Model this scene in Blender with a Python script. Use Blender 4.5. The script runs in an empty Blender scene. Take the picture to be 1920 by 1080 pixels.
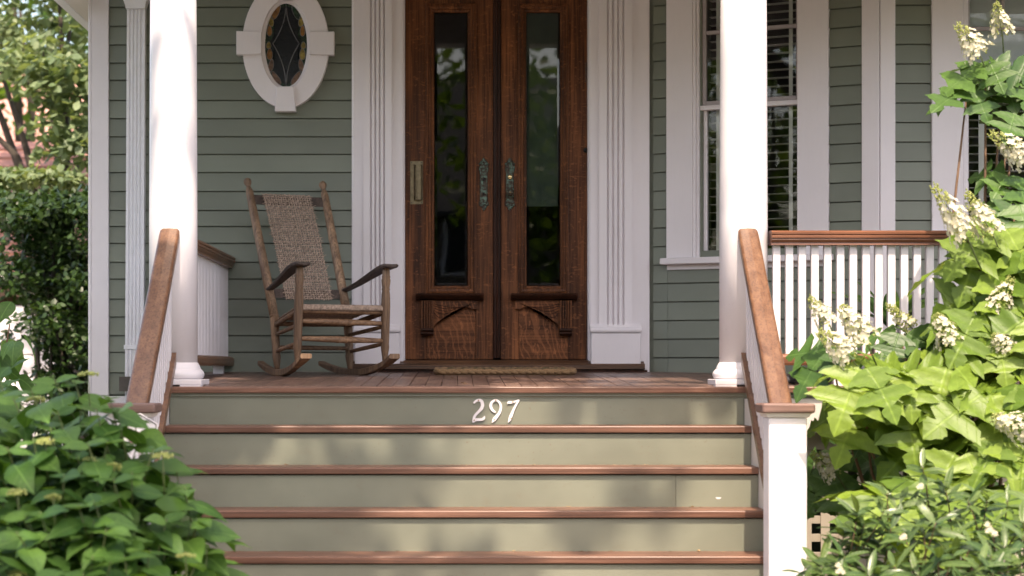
import bpy, bmesh, math, random
from mathutils import Vector, Matrix, noise as mnoise

# ------------------------------------------------------------------ camera, sky, sun, exposure
R = math.radians
sc = bpy.context.scene
col = sc.collection
CAM_Z = 0.0933                      # porch front edge is z = 0, ground is z = GZ, camera looks along +Y
GZ = -1.34
cam_d = bpy.data.cameras.new('camera'); cam = bpy.data.objects.new('camera', cam_d); col.objects.link(cam)
cam.location = (0, 0, CAM_Z); cam.rotation_euler = (R(90), 0, 0)
cam_d.sensor_width = 36; cam_d.lens = 36 * 3750 / 1920
cam_d.shift_x = 98 / 1920; cam_d.shift_y = 150 / 1920
cam_d.clip_start = .1; cam_d.clip_end = 2000
cam_d.dof.use_dof = True; cam_d.dof.focus_distance = 11.2; cam_d.dof.aperture_fstop = 2.5
sc.camera = cam

SUN_EL, SUN_AZ = 61.0, 2.0          # azimuth: degrees to the right of straight behind the camera
world = bpy.data.worlds.new('World'); sc.world = world; world.use_nodes = True
wn = world.node_tree
sky = wn.nodes.new('ShaderNodeTexSky'); sky.sky_type = 'NISHITA'; sky.sun_disc = False
sky.sun_elevation = R(SUN_EL); sky.sun_rotation = R(180 - SUN_AZ)
sky.air_density = 1.0; sky.dust_density = 3.0; sky.ozone_density = 0.6
wn.links.new(sky.outputs[0], wn.nodes['Background'].inputs[0])
wn.nodes['Background'].inputs[1].default_value = 0.15
sun_d = bpy.data.lights.new('sun', 'SUN'); sun_d.energy = 2.05; sun_d.angle = R(.53); sun_d.color = (1, .93, .84)
sun = bpy.data.objects.new('sun', sun_d); col.objects.link(sun)
to_sun = Vector((math.sin(R(SUN_AZ)) * math.cos(R(SUN_EL)), -math.cos(R(SUN_AZ)) * math.cos(R(SUN_EL)), math.sin(R(SUN_EL))))
sun.rotation_euler = to_sun.to_track_quat('Z', 'Y').to_euler(); sun.location = to_sun * 40
vs = sc.view_settings
vs.view_transform = 'Standard'; vs.look = 'None'; vs.gamma = 1; vs.exposure = 1.93; vs.use_curve_mapping = False
vs.use_white_balance = True; vs.white_balance_temperature = 7700; vs.white_balance_tint = 13
sc.cycles.use_denoising = True
sc.cycles.max_bounces = 10; sc.cycles.transparent_max_bounces = 24

# ------------------------------------------------------------------ helpers
F, XV, YH = 3750.0, 862.0, 690.0
def X(px, D): return (px - XV) / F * D
def Z(py, D): return CAM_Z - (py - YH) / F * D
def P(px, py, D): return Vector((X(px, D), D, Z(py, D)))
SLOPE = .028
def floor_z(D): return SLOPE * (D - 10)
WORLD = {}
def place(o, parent, loc=(0, 0, 0)):
    col.objects.link(o)
    if parent is not None:
        o.parent = parent
        pl = WORLD.get(parent.name, Vector((0, 0, 0)))
    else: pl = Vector((0, 0, 0))
    o.location = Vector(loc) - pl
    WORLD[o.name] = Vector(loc)
    return o
def thing(name, label, cat, loc, group=None):
    o = bpy.data.objects.new(name, None); o.empty_display_size = .1
    place(o, None, loc); return tag(o, label, cat, group)
def tag(o, label=None, cat=None, group=None, kind=None):
    if label: o['label'] = label
    if cat: o['category'] = cat
    if group: o['group'] = group
    if kind: o['kind'] = kind
    return o
def mesh_data(name, verts, faces, mat, smooth=False, uvs=None):
    me = bpy.data.meshes.new(name)
    me.from_pydata([tuple(v) for v in verts], [], faces); me.update()
    if mat: me.materials.append(mat)
    if smooth: me.polygons.foreach_set('use_smooth', [True] * len(me.polygons))
    if uvs:
        uvl = me.uv_layers.new(name='UVMap')
        for l in me.loops: uvl.data[l.index].uv = uvs[l.vertex_index]
    return me
def mk(name, verts, faces, mat, parent=None, smooth=False, loc=(0, 0, 0), uvs=None):
    return place(bpy.data.objects.new(name, mesh_data(name, verts, faces, mat, smooth, uvs)), parent, loc)
def share(name, me, parent, loc=(0, 0, 0)):
    return place(bpy.data.objects.new(name, me), parent, loc)
def place_m(name, me, parent, M):
    o = bpy.data.objects.new(name, me); col.objects.link(o)
    pl = Vector((0, 0, 0))
    if parent is not None: o.parent = parent; pl = WORLD.get(parent.name, pl)
    o.matrix_basis = Matrix.Translation(-pl) @ M
    return o
def finish_bm(bm, name, mat, parent, tf=None, smooth=False, loc=(0, 0, 0)):
    if tf:
        for v in bm.verts: v.co = Vector(tf(v.co))
    bmesh.ops.recalc_face_normals(bm, faces=bm.faces)
    me = bpy.data.meshes.new(name); bm.to_mesh(me); bm.free()
    me.materials.append(mat)
    if smooth: me.polygons.foreach_set('use_smooth', [True] * len(me.polygons))
    return place(bpy.data.objects.new(name, me), parent, loc)
def bm_box(bm, x, y, z, bev=0):
    vs_ = [bm.verts.new((a, b, c)) for a in x for b in y for c in z]
    idx = [(0, 1, 3, 2), (4, 6, 7, 5), (0, 4, 5, 1), (2, 3, 7, 6), (0, 2, 6, 4), (1, 5, 7, 3)]
    fs = [bm.faces.new([vs_[i] for i in f]) for f in idx]
    if bev > 0:
        es = set(e for f in fs for e in f.edges)
        bmesh.ops.bevel(bm, geom=list(es), offset=bev, segments=1, affect='EDGES', profile=.5)
def box(name, x, y, z, mat, parent=None, bev=.003, tf=None, loc=(0, 0, 0)):
    bm = bmesh.new(); bm_box(bm, x, y, z, bev)
    return finish_bm(bm, name, mat, parent, tf, loc=loc)
def boxes(name, lst, mat, parent=None, bev=.002, tf=None):
    bm = bmesh.new()
    for x, y, z in lst: bm_box(bm, x, y, z, bev)
    return finish_bm(bm, name, mat, parent, tf)
def prism(name, prof, w0, w1, f, mat, parent=None, smooth=False):
    n = len(prof)
    v = [f(a, b, w0) for a, b in prof] + [f(a, b, w1) for a, b in prof]
    fc = [(i, (i + 1) % n, n + (i + 1) % n, n + i) for i in range(n)] + [tuple(range(n))[::-1], tuple(range(n, 2 * n))]
    bm = bmesh.new(); vv = [bm.verts.new(p) for p in v]
    for q in fc: bm.faces.new([vv[i] for i in q])
    return finish_bm(bm, name, mat, parent, smooth=smooth)
def lathe_data(prof, p0, p1, seg=20):
    p0, p1 = Vector(p0), Vector(p1); ax = p1 - p0; L = ax.length; ax /= L
    a = ax.orthogonal().normalized(); b = ax.cross(a)
    v, f = [], []
    for t, r in prof:
        c = p0 + ax * (t * L)
        for i in range(seg):
            an = 2 * math.pi * i / seg
            v.append(c + a * (r * math.cos(an)) + b * (r * math.sin(an)))
    for j in range(len(prof) - 1):
        for i in range(seg):
            f.append((j * seg + i, j * seg + (i + 1) % seg, (j + 1) * seg + (i + 1) % seg, (j + 1) * seg + i))
    f.append(tuple(range(seg))[::-1]); k = (len(prof) - 1) * seg; f.append(tuple(range(k, k + seg)))
    return v, f
def lathe(name, prof, p0, p1, mat, parent=None, seg=20):
    v, f = lathe_data(prof, p0, p1, seg); return mk(name, v, f, mat, parent, True)
def tube_data(pts, rad, seg=6, off=0):
    v, f = [], []; pts = [Vector(p) for p in pts]; n = len(pts)
    for j, p in enumerate(pts):
        d = (pts[min(j + 1, n - 1)] - pts[max(j - 1, 0)]).normalized()
        a = d.cross(Vector((.13, .2, 1))).normalized() if abs(d.z) < .95 else d.cross(Vector((1, .1, 0))).normalized()
        b = d.cross(a); r = rad[j] if isinstance(rad, (list, tuple)) else rad
        for i in range(seg):
            an = 2 * math.pi * i / seg; v.append(p + a * (r * math.cos(an)) + b * (r * math.sin(an)))
    for j in range(n - 1):
        for i in range(seg):
            f.append(tuple(off + q for q in (j * seg + i, j * seg + (i + 1) % seg, (j + 1) * seg + (i + 1) % seg, (j + 1) * seg + i)))
    f.append(tuple(off + i for i in range(seg))[::-1]); f.append(tuple(off + (n - 1) * seg + i for i in range(seg)))
    return v, f
def tube(name, pts, rad, mat, parent=None, seg=6):
    v, f = tube_data(pts, rad, seg); return mk(name, v, f, mat, parent, True)

# ------------------------------------------------------------------ materials
def new_mat(name):
    m = bpy.data.materials.new(name); m.use_nodes = True
    return m, m.node_tree, m.node_tree.nodes['Principled BSDF']
def nd(nt, t, **kw):
    n = nt.nodes.new(t)
    for k, v in kw.items(): setattr(n, k, v)
    return n
def mixc(nt, fac, a, b, bt='MIX'):
    m = nd(nt, 'ShaderNodeMix', data_type='RGBA', blend_type=bt)
    for i, v in ((0, fac), (6, a), (7, b)):
        if isinstance(v, (int, float)): m.inputs[i].default_value = v
        elif isinstance(v, tuple): m.inputs[i].default_value = v + (1,) if len(v) == 3 else v
        else: nt.links.new(v, m.inputs[i])
    return m.outputs[2]
def ramp(nt, src, stops):
    r = nd(nt, 'ShaderNodeValToRGB'); cr = r.color_ramp
    while len(cr.elements) < len(stops): cr.elements.new(.5)
    for e, (p, c) in zip(cr.elements, stops):
        e.position = p; e.color = (c, c, c, 1) if isinstance(c, (int, float)) else c + (1,)
    nt.links.new(src, r.inputs[0]); return r.outputs[0]
def noise(nt, scale, stretch=(1, 1, 1), detail=4, rough=.55, dist=0, rnd_off=True, coord='Object'):
    tc = nd(nt, 'ShaderNodeTexCoord'); mp = nd(nt, 'ShaderNodeMapping'); mp.inputs['Scale'].default_value = stretch
    if rnd_off:
        oi = nd(nt, 'ShaderNodeObjectInfo'); mu = nd(nt, 'ShaderNodeVectorMath', operation='SCALE'); mu.inputs['Scale'].default_value = 37.0
        cx = nd(nt, 'ShaderNodeCombineXYZ')
        for i in range(3): nt.links.new(oi.outputs['Random'], cx.inputs[i])
        nt.links.new(cx.outputs[0], mu.inputs[0]); ad = nd(nt, 'ShaderNodeVectorMath', operation='ADD')
        nt.links.new(tc.outputs[coord], ad.inputs[0]); nt.links.new(mu.outputs[0], ad.inputs[1]); nt.links.new(ad.outputs[0], mp.inputs[0])
    else: nt.links.new(tc.outputs[coord], mp.inputs[0])
    n = nd(nt, 'ShaderNodeTexNoise'); n.inputs['Scale'].default_value = scale; n.inputs['Detail'].default_value = detail
    n.inputs['Roughness'].default_value = rough; n.inputs['Distortion'].default_value = dist
    nt.links.new(mp.outputs[0], n.inputs['Vector']); return n.outputs[0]
def bump(nt, bs, h, strength=.3, dist=.002):
    b = nd(nt, 'ShaderNodeBump'); b.inputs['Strength'].default_value = strength; b.inputs['Distance'].default_value = dist
    nt.links.new(h, b.inputs['Height']); nt.links.new(b.outputs[0], bs.inputs['Normal'])
def obj_random(nt, c, amt):
    oi = nd(nt, 'ShaderNodeObjectInfo'); mr = nd(nt, 'ShaderNodeMapRange'); mr.inputs[3].default_value = 1 - amt; mr.inputs[4].default_value = 1 + amt
    nt.links.new(oi.outputs['Random'], mr.inputs[0]); vm = nd(nt, 'ShaderNodeVectorMath', operation='SCALE')
    nt.links.new(c, vm.inputs[0]); nt.links.new(mr.outputs[0], vm.inputs['Scale']); return vm.outputs[0]
def paint(name, c, rough=.45, var=.12, speck=0.0, rnd=.03, grain=(1, 1, 1), dirt=(.25, .2, .15)):
    m, nt, bs = new_mat(name)
    big = noise(nt, 2.2, detail=3); fine = noise(nt, 60, grain, detail=2)
    d = tuple(x * (1 - var) for x in c)
    cc = mixc(nt, ramp(nt, big, [(.35, 0.0), (.7, 1.0)]), d, c)
    cc = mixc(nt, ramp(nt, fine, [(.3, .06), (.6, 0.0)]), cc, tuple(x * .75 for x in c))
    if speck:
        sp = noise(nt, 95, detail=2, rough=.4)
        cc = mixc(nt, ramp(nt, sp, [(.715, 0.0), (.74, speck)]), cc, dirt)
        sp2 = noise(nt, 9, (1, 1, 1.6), detail=5, rough=.7)
        cc = mixc(nt, ramp(nt, sp2, [(.58, 0.0), (.78, speck * .55)]), cc, dirt)
    cc = obj_random(nt, cc, rnd)
    nt.links.new(cc, bs.inputs['Base Color']); bs.inputs['Roughness'].default_value = rough
    bump(nt, bs, noise(nt, 90, grain, detail=3), .14, .001)
    return m
def wood(name, dark, light, axis='x', rough=.45, scale=30, rnd=.12, fleck=0, spec=.5, ring=0, coat=0):
    m, nt, bs = new_mat(name)
    st = [1, 1, 1]; st['xyz'.index(axis)] = .05
    g = noise(nt, scale, tuple(st), detail=6, rough=.65, dist=.35)
    st2 = [1, 1, 1]; st2['xyz'.index(axis)] = .02
    g2 = noise(nt, scale * 5, tuple(st2), detail=3, rough=.6)
    big = noise(nt, 2.6, (1, 1, 1), detail=3)
    c = mixc(nt, ramp(nt, g, [(.32, 0.0), (.68, 1.0)]), dark, light)
    c = mixc(nt, ramp(nt, g2, [(.38, .55), (.52, 0.0)]), c, tuple(x * .45 for x in dark))
    c = mixc(nt, ramp(nt, big, [(.35, .45), (.65, 0.0)]), c, tuple(x * .6 for x in dark))
    if ring:
        tc = nd(nt, 'ShaderNodeTexCoord'); mp = nd(nt, 'ShaderNodeMapping'); mp.inputs['Scale'].default_value = (1, 1, .55)
        mp.inputs['Rotation'].default_value = (0, .5, 0); oi = nd(nt, 'ShaderNodeObjectInfo'); sc_ = nd(nt, 'ShaderNodeVectorMath', operation='SCALE')
        sc_.inputs['Scale'].default_value = 1; nt.links.new(tc.outputs['Object'], sc_.inputs[0]); nt.links.new(sc_.outputs[0], mp.inputs[0])
        w = nd(nt, 'ShaderNodeTexWave', wave_type='BANDS', bands_direction='X'); w.inputs['Scale'].default_value = 9; w.inputs['Distortion'].default_value = 14
        w.inputs['Detail'].default_value = 2; w.inputs['Detail Scale'].default_value = .9
        nt.links.new(mp.outputs[0], w.inputs['Vector'])
        c = mixc(nt, ramp(nt, w.outputs[1], [(.72, 0.0), (.97, ring)]), c, tuple(min(1, x * 1.9) for x in light))
    if fleck:
        stf = [1, 1, 1]; stf['xyz'.index(axis)] = 2.6
        fl = noise(nt, 26, tuple(stf), detail=2, rough=.5, dist=1.2)
        c = mixc(nt, ramp(nt, fl, [(.60, 0.0), (.68, fleck)]), c, tuple(min(1, x * 1.9) for x in light))
    c = obj_random(nt, c, rnd)
    nt.links.new(c, bs.inputs['Base Color']); bs.inputs['Specular IOR Level'].default_value = spec
    rr = ramp(nt, g, [(.2, rough - .08), (.8, rough + .12)]); nt.links.new(rr, bs.inputs['Roughness'])
    if coat: bs.inputs['Coat Weight'].default_value = coat; bs.inputs['Coat Roughness'].default_value = .18
    bump(nt, bs, g2, .35, .0015)
    return m
def leafmat(name, c1, c2, rough=.42, trans=.35, vein=.35, island=False, tcol=None):
    m, nt, bs = new_mat(name)
    if island:
        g = nd(nt, 'ShaderNodeNewGeometry'); rnd = g.outputs['Random Per Island']
    else:
        oi = nd(nt, 'ShaderNodeObjectInfo'); rnd = oi.outputs['Random']
    c = mixc(nt, rnd, c1, c2)
    if vein:
        uv = nd(nt, 'ShaderNodeUVMap'); sx = nd(nt, 'ShaderNodeSeparateXYZ'); nt.links.new(uv.outputs[0], sx.inputs[0])
        ab = nd(nt, 'ShaderNodeMath', operation='ABSOLUTE'); nt.links.new(sx.outputs[0], ab.inputs[0])
        mid = ramp(nt, ab.outputs[0], [(.008, 1.0), (.026, 0.0)])
        k = nd(nt, 'ShaderNodeMath', operation='MULTIPLY_ADD'); nt.links.new(ab.outputs[0], k.inputs[0]); k.inputs[1].default_value = -.85; nt.links.new(sx.outputs[1], k.inputs[2])
        k2 = nd(nt, 'ShaderNodeMath', operation='MULTIPLY'); nt.links.new(k.outputs[0], k2.inputs[0]); k2.inputs[1].default_value = 7.0
        fr = nd(nt, 'ShaderNodeMath', operation='FRACT'); nt.links.new(k2.outputs[0], fr.inputs[0])
        side = ramp(nt, fr.outputs[0], [(.0, .6), (.09, 0.0)])
        mx = nd(nt, 'ShaderNodeMath', operation='MAXIMUM'); nt.links.new(mid, mx.inputs[0]); nt.links.new(side, mx.inputs[1])
        mv = nd(nt, 'ShaderNodeMath', operation='MULTIPLY'); nt.links.new(mx.outputs[0], mv.inputs[0]); mv.inputs[1].default_value = vein
        c = mixc(nt, mv.outputs[0], c, tuple(min(1, x * 1.9 + .03) for x in c2))
        bump(nt, bs, mx.outputs[0], .4, .003)
    nz = noise(nt, 9, detail=3, rnd_off=False); c = mixc(nt, ramp(nt, nz, [(.4, .25), (.65, 0.0)]), c, tuple(x * .6 for x in c1))
    nt.links.new(c, bs.inputs['Base Color']); bs.inputs['Roughness'].default_value = rough; bs.inputs['Specular IOR Level'].default_value = .35
    tr = nd(nt, 'ShaderNodeBsdfTranslucent')
    tcn = mixc(nt, 1.0, c, tcol or (1.35, 1.25, .55), 'MULTIPLY'); nt.links.new(tcn, tr.inputs[0])
    mx = nd(nt, 'ShaderNodeMixShader'); mx.inputs[0].default_value = trans
    nt.links.new(bs.outputs[0], mx.inputs[1]); nt.links.new(tr.outputs[0], mx.inputs[2])
    nt.links.new(mx.outputs[0], nt.nodes['Material Output'].inputs[0])
    return m
def plain(name, c, rough=.5, metal=0, var=.15, scale=25):
    m, nt, bs = new_mat(name)
    n = noise(nt, scale, detail=4)
    nt.links.new(mixc(nt, ramp(nt, n, [(.35, 0.0), (.65, 1.0)]), tuple(x * (1 - var) for x in c), c), bs.inputs['Base Color'])
    bs.inputs['Roughness'].default_value = rough; bs.inputs['Metallic'].default_value = metal
    return m
def glassmat(name, tint=(.55, .6, .58), wob=.0):
    m, nt, bs = new_mat(name)
    nt.nodes.remove(bs)
    t = nd(nt, 'ShaderNodeBsdfTransparent'); t.inputs[0].default_value = tint + (1,)
    g = nd(nt, 'ShaderNodeBsdfGlossy'); g.inputs['Roughness'].default_value = .015
    fz = nd(nt, 'ShaderNodeFresnel'); fz.inputs[0].default_value = 1.55
    k = nd(nt, 'ShaderNodeMath', operation='MULTIPLY_ADD'); nt.links.new(fz.outputs[0], k.inputs[0]); k.inputs[1].default_value = 1.15; k.inputs[2].default_value = .0
    mx = nd(nt, 'ShaderNodeMixShader'); nt.links.new(k.outputs[0], mx.inputs[0]); nt.links.new(t.outputs[0], mx.inputs[1]); nt.links.new(g.outputs[0], mx.inputs[2])
    if wob:
        b = nd(nt, 'ShaderNodeBump'); b.inputs['Strength'].default_value = wob; b.inputs['Distance'].default_value = .01
        nt.links.new(noise(nt, 5, detail=1), b.inputs['Height']); nt.links.new(b.outputs[0], g.inputs['Normal'])
    nt.links.new(mx.outputs[0], nt.nodes['Material Output'].inputs[0])
    return m
M = {}
M['siding'] = paint('sage_siding_paint', (.172, .190, .150), .5, .14, .0, .08, (.15, 1, 1))
M['riser'] = paint('sage_riser_paint', (.208, .216, .166), .45, .24, .6, .03, (.12, 1, 1), (.16, .12, .08))
M['white'] = paint('white_trim_paint', (.74, .69, .712), .4, .05, .0, .02, (1, 1, .15), (.4, .36, .33))
M['white_worn'] = paint('white_worn_paint', (.74, .69, .712), .42, .06, .22, .03, (1, 1, .2), (.42, .38, .36))
M['rail'] = wood('brown_rail_wood', (.125, .055, .030), (.235, .115, .060), 'y', .38, 22, .10, coat=.15)
M['rail_x'] = wood('brown_rail_wood_long', (.15, .055, .028), (.26, .10, .052), 'x', .38, 22, .10, coat=.15)
M['tread'] = wood('red_brown_tread_wood', (.105, .046, .030), (.245, .120, .080), 'x', .40, 16, .14)
M['floor'] = wood('porch_board_wood', (.125, .072, .056), (.215, .135, .108), 'y', .36, 20, .05)
M['oak'] = wood('dark_oak', (.046, .0155, .007), (.275, .098, .038), 'z', .5, 26, .14, fleck=.26, spec=.18)
M['oak_panel'] = wood('dark_oak_panel', (.046, .0160, .007), (.27, .097, .039), 'x', .5, 20, .10, fleck=.35, ring=.22, spec=.18)
M['oak_dark'] = wood('darkest_oak', (.014, .0045, .0022), (.060, .019, .009), 'z', .45, 24, .10, spec=.2)
M['sill_wood'] = wood('worn_sill_oak', (.05, .021, .010), (.16, .075, .036), 'x', .5, 24, .08)
M['chair'] = wood('weathered_chair_wood', (.115, .062, .034), (.40, .248, .150), 'z', .6, 26, .06)
M['chair_x'] = wood('weathered_stretcher_wood', (.115, .056, .028), (.38, .22, .125), 'x', .6, 26, .06)
M['arm'] = wood('dark_weathered_wood', (.035, .022, .018), (.13, .088, .07), 'y', .6, 26, .05)
M['wicker'] = plain('grey_tan_cane', (.46, .335, .262), .7, 0, .5, 60)
M['coir'] = plain('coir', (.34, .205, .105), .95, 0, .55, 220)
M['mat_green'] = plain('green_mat_print', (.06, .10, .03), .95, 0, .6, 120)
M['brass'] = plain('aged_brass', (.21, .165, .105), .45, 1, .35, 40)
M['brass_bright'] = plain('bright_brass', (.72, .54, .28), .25, 1, .1, 40)
M['verdigris'] = None
m, nt, bs = new_mat('verdigris_bronze'); n_ = noise(nt, 55, detail=5, rough=.7)
nt.links.new(mixc(nt, ramp(nt, n_, [(.46, 0.0), (.60, 1.0)]), (.045, .030, .022), (.10, .16, .125)), bs.inputs['Base Color'])
bs.inputs['Roughness'].default_value = .5; bs.inputs['Metallic'].default_value = .55; bump(nt, bs, n_, .6, .003); M['verdigris'] = m
M['black'] = plain('black_iron', (.012, .012, .013), .5)
M['glass'] = glassmat('door_glass', (.5, .55, .52), .02)
M['win_glass'] = glassmat('window_glass', (.90, .93, .91), .03)
M['lead'] = plain('lead_came', (.17, .165, .17), .5, .4)
M['interior'] = plain('interior_plaster', (.10, .085, .075), .9)
M['blind'] = plain('blind_slat', (.80, .76, .73), .5, 0, .05)
M['shade'] = plain('roller_shade_cloth', (.80, .81, .86), .8, 0, .05)
M['storm'] = plain('storm_frame_metal', (.36, .31, .315), .5, 0, .12)
M['lattice'] = paint('beige_lattice_paint', (.42, .36, .29), .6, .18, .3)
M['beam'] = paint('grey_white_beam_paint', (.62, .57, .53), .5, .1, .15)
M['aluminium'] = plain('white_aluminium', (.76, .75, .79), .38, 0, .04)
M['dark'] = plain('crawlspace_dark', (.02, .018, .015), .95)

# ------------------------------------------------------------------ ground and paving
def ground_mat():
    m, nt, bs = new_mat('lawn_and_soil')
    n1 = noise(nt, .9, detail=5, rnd_off=False); n2 = noise(nt, 30, detail=4, rnd_off=False)
    c = mixc(nt, ramp(nt, n1, [(.4, 0.0), (.6, 1.0)]), (.055, .042, .028), (.045, .075, .022))
    c = mixc(nt, ramp(nt, n2, [(.35, .6), (.6, 0.0)]), c, (.02, .025, .012))
    nt.links.new(c, bs.inputs['Base Color']); bs.inputs['Roughness'].default_value = .95; bump(nt, bs, n2, .8, .03); return m
M['ground'] = ground_mat()
M['concrete'] = paint('pale_concrete', (.48, .45, .41), .85, .15, .3)
M['asphalt'] = plain('asphalt', (.05, .05, .052), .9, 0, .3, 60)
S = 900
tag(mk('ground', [(-S, -S, GZ - .01), (S, -S, GZ - .01), (S, S, GZ - .01), (-S, S, GZ - .01)], [(0, 1, 2, 3)], M['ground']), kind='structure')
tag(box('front_path', (-1.15, 1.15), (-3.2, 8.36), (GZ - .2, GZ + .005), M['concrete'], bev=.006), kind='structure')
tag(box('pavement', (-40, 40), (-5.2, -3.22), (GZ - .2, GZ + .012), M['concrete'], bev=.01), kind='structure')
tag(box('road', (-60, 60), (-13.0, -5.35), (GZ - .2, GZ - .1 + .098), M['asphalt'], bev=0), kind='structure')
tag(box('driveway', (-8.6, -4.1), (5.0, 23.9), (GZ - .2, GZ + .006), M['concrete'], bev=.004), kind='structure')

# ------------------------------------------------------------------ house
DW = 12.5                                    # main wall plane
BX, BD = 2.476, 11.81                        # corner where the slanted bay wall meets the bay front
AX, AL = 1.183, 0.0
ex, ey = (BX - AX), (BD - DW); ALEN = math.hypot(ex, ey); ex /= ALEN; ey /= ALEN
def slant(u, v, z):                          # u along the slanted wall, v out of it toward the viewer
    return Vector((AX + ex * u + ey * v, DW + ey * u - ex * v, z))
def slant_u(px):
    k = (px - XV) / F; return (DW * k - AX) / (ex - ey * k)
def slant_z(px, py):
    D = DW + ey * slant_u(px); return Z(py, D)
house = thing('house', 'sage green clapboard house with white trim behind the porch', 'house', (0, DW, GZ))
DL, DR = X(758, DW), X(1103, DW)             # door opening
DOOR_TOP = 2.46
WT = 6.2                                     # wall top
wl = X(173, DW)
# wall shells with openings
def wall_piece(x, z, y=(DW + .004, DW + .20)): return (x, y, z)
boxes('wall', [wall_piece((wl, DL - .004), (GZ, WT)), wall_piece((DR + .004, AX), (GZ, WT)), wall_piece((DL - .002, DR + .002), (DOOR_TOP, WT - .002)),
               wall_piece((DL - .002, DR + .002), (GZ + .002, .05))], M['siding'], house, 0)
U0, U1 = slant_u(1316), slant_u(1497)
WZ0, WZ1 = slant_z(1316, 470), 2.50
def sl(b): return lambda c: slant(c.x, -c.y, c.z)
boxes('wall', [((-.05, U0), (.004, .16), (GZ, WT)), ((U1, ALEN), (.004, .16), (GZ, WT)), ((U0 - .002, U1 + .002), (.006, .158), (GZ + .002, WZ0)), ((U0 - .002, U1 + .002), (.006, .158), (WZ1, WT - .002))],
      M['siding'], house, 0, tf=sl(0))
B0, B1 = X(1815, BD), X(1815, BD) + .86
BZ0, BZ1 = Z(436, BD), 2.5
boxes('wall', [((BX, B0), (BD + .004, BD + .16), (GZ, WT)), ((B1, 6.0), (BD + .004, BD + .16), (GZ, WT)), ((B0 - .002, B1 + .002), (BD + .006, BD + .158), (GZ, BZ0)), ((B0 - .002, B1 + .002), (BD + .006, BD + .158), (BZ1, WT))],
      M['siding'], house, 0)
boxes('side_wall', [((wl, wl + .18), (DW + .21, 20), (GZ, WT)), ((5.82, 6.0), (BD + .17, 20), (GZ, WT)), ((wl, 6.0), (20.01, 20.2), (GZ, WT))], M['siding'], house, 0)
boxes('interior_wall', [((wl + .2, 5.8), (15.6, 15.7), (GZ, 3.2)), ((wl + .2, 5.8), (BD + .9, 15.59), (3.22, 3.3)), ((wl + .2, 5.8), (BD + .5, 15.59), (-.05, .04)),
                        ((.95, 1.05), (DW + .35, 15.58), (.045, 3.2))], M['interior'], house, 0)
boxes('roof', [((wl - .5, 6.4), (BD - .4, 20.6), (WT + .002, WT + .35))], plain('roof_shingle', (.08, .075, .08), .9), house, .01)
# clapboards: each course its own board
LINES = [-57, -22, 13.5, 49, 84, 118, 150, 188, 222, 256, 289, 323, 358.5, 394, 424, 455.5, 491, 522.5, 560, 593.5, 628.5, 659.5, 698, 739]
def clap(x0, x1, z0, z1, fn, mat=None):
    th, tl = .019, .008
    prof = [(.0, z0), (-th, z0), (-tl, z1 - .0065), (.0, z1 - .0065)]
    v = [fn(x0, a, b) for a, b in prof] + [fn(x1, a, b) for a, b in prof]
    f = [(0, 1, 2, 3), (7, 6, 5, 4), (0, 4, 5, 1), (1, 5, 6, 2), (2, 6, 7, 3), (3, 7, 4, 0)]
    mk('clapboard', v, f, M['siding'], house)
flat = lambda D: (lambda x, a, z: Vector((x, D + a, z)))
rng = random.Random(4)
zl = [Z(y, DW) for y in LINES]
for i in range(1, len(zl)):
    z0, z1 = zl[i], zl[i - 1]
    if LINES[i] > 705: clap(X(204, DW), -1.53, z0, z1, flat(DW))
    else: clap(X(204, DW), X(661, DW), z0 if LINES[i] != 698 else z0 - .0, z1, flat(DW))
for i in range(-6, 17):
    z0 = .737 + .1153 * i; z1 = z0 + .1153
    sfn = lambda x, a, z: slant(x, -a, z)
    clap(.035, slant_u(1253.5), z0, z1, sfn)
    clap(slant_u(1556), slant_u(1619), z0, z1, sfn)
    if z1 < WZ0 - .02: clap(slant_u(1254), slant_u(1555.5), z0, z1, sfn)
    clap(X(1676, BD), X(1746, BD), z0, z1, flat(BD))
    if z1 < BZ0 - .04: clap(X(1746.5, BD), 4.2, z0, z1, flat(BD))
# corner boards, water table
box('corner_board', (X(173, DW), X(205, DW)), (DW - .03, DW + .003), (Z(742, DW), 5), M['white'], house)
box('corner_board', (X(173, DW) - .02, X(173, DW) - .001), (DW - .03, DW + .12), (GZ, 5), M['white'], house)
box('water_table', (X(173, DW), -1.53), (DW - .035, DW + .002), (Z(800, DW), Z(743, DW)), M['white'], house)
box('corner_board', (BX + .002, X(1677, BD)), (BD - .028, BD + .003), (GZ, 4), M['white'], house)
box('corner_board', (slant_u(1618), ALEN + .008), (-.028, .003), (GZ, 4), M['white'], house, tf=sl(0))
# eave return at the left corner
boxes('eave', [((wl - .19, wl - .022), (DW - .35, 20.4), (2.40, 2.52))], M['beam'], house, .006)
boxes('eave_gutter', [((wl - .27, wl - .192), (DW - .4, 20.4), (2.41, 2.50))], M['aluminium'], house, .01)
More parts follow.
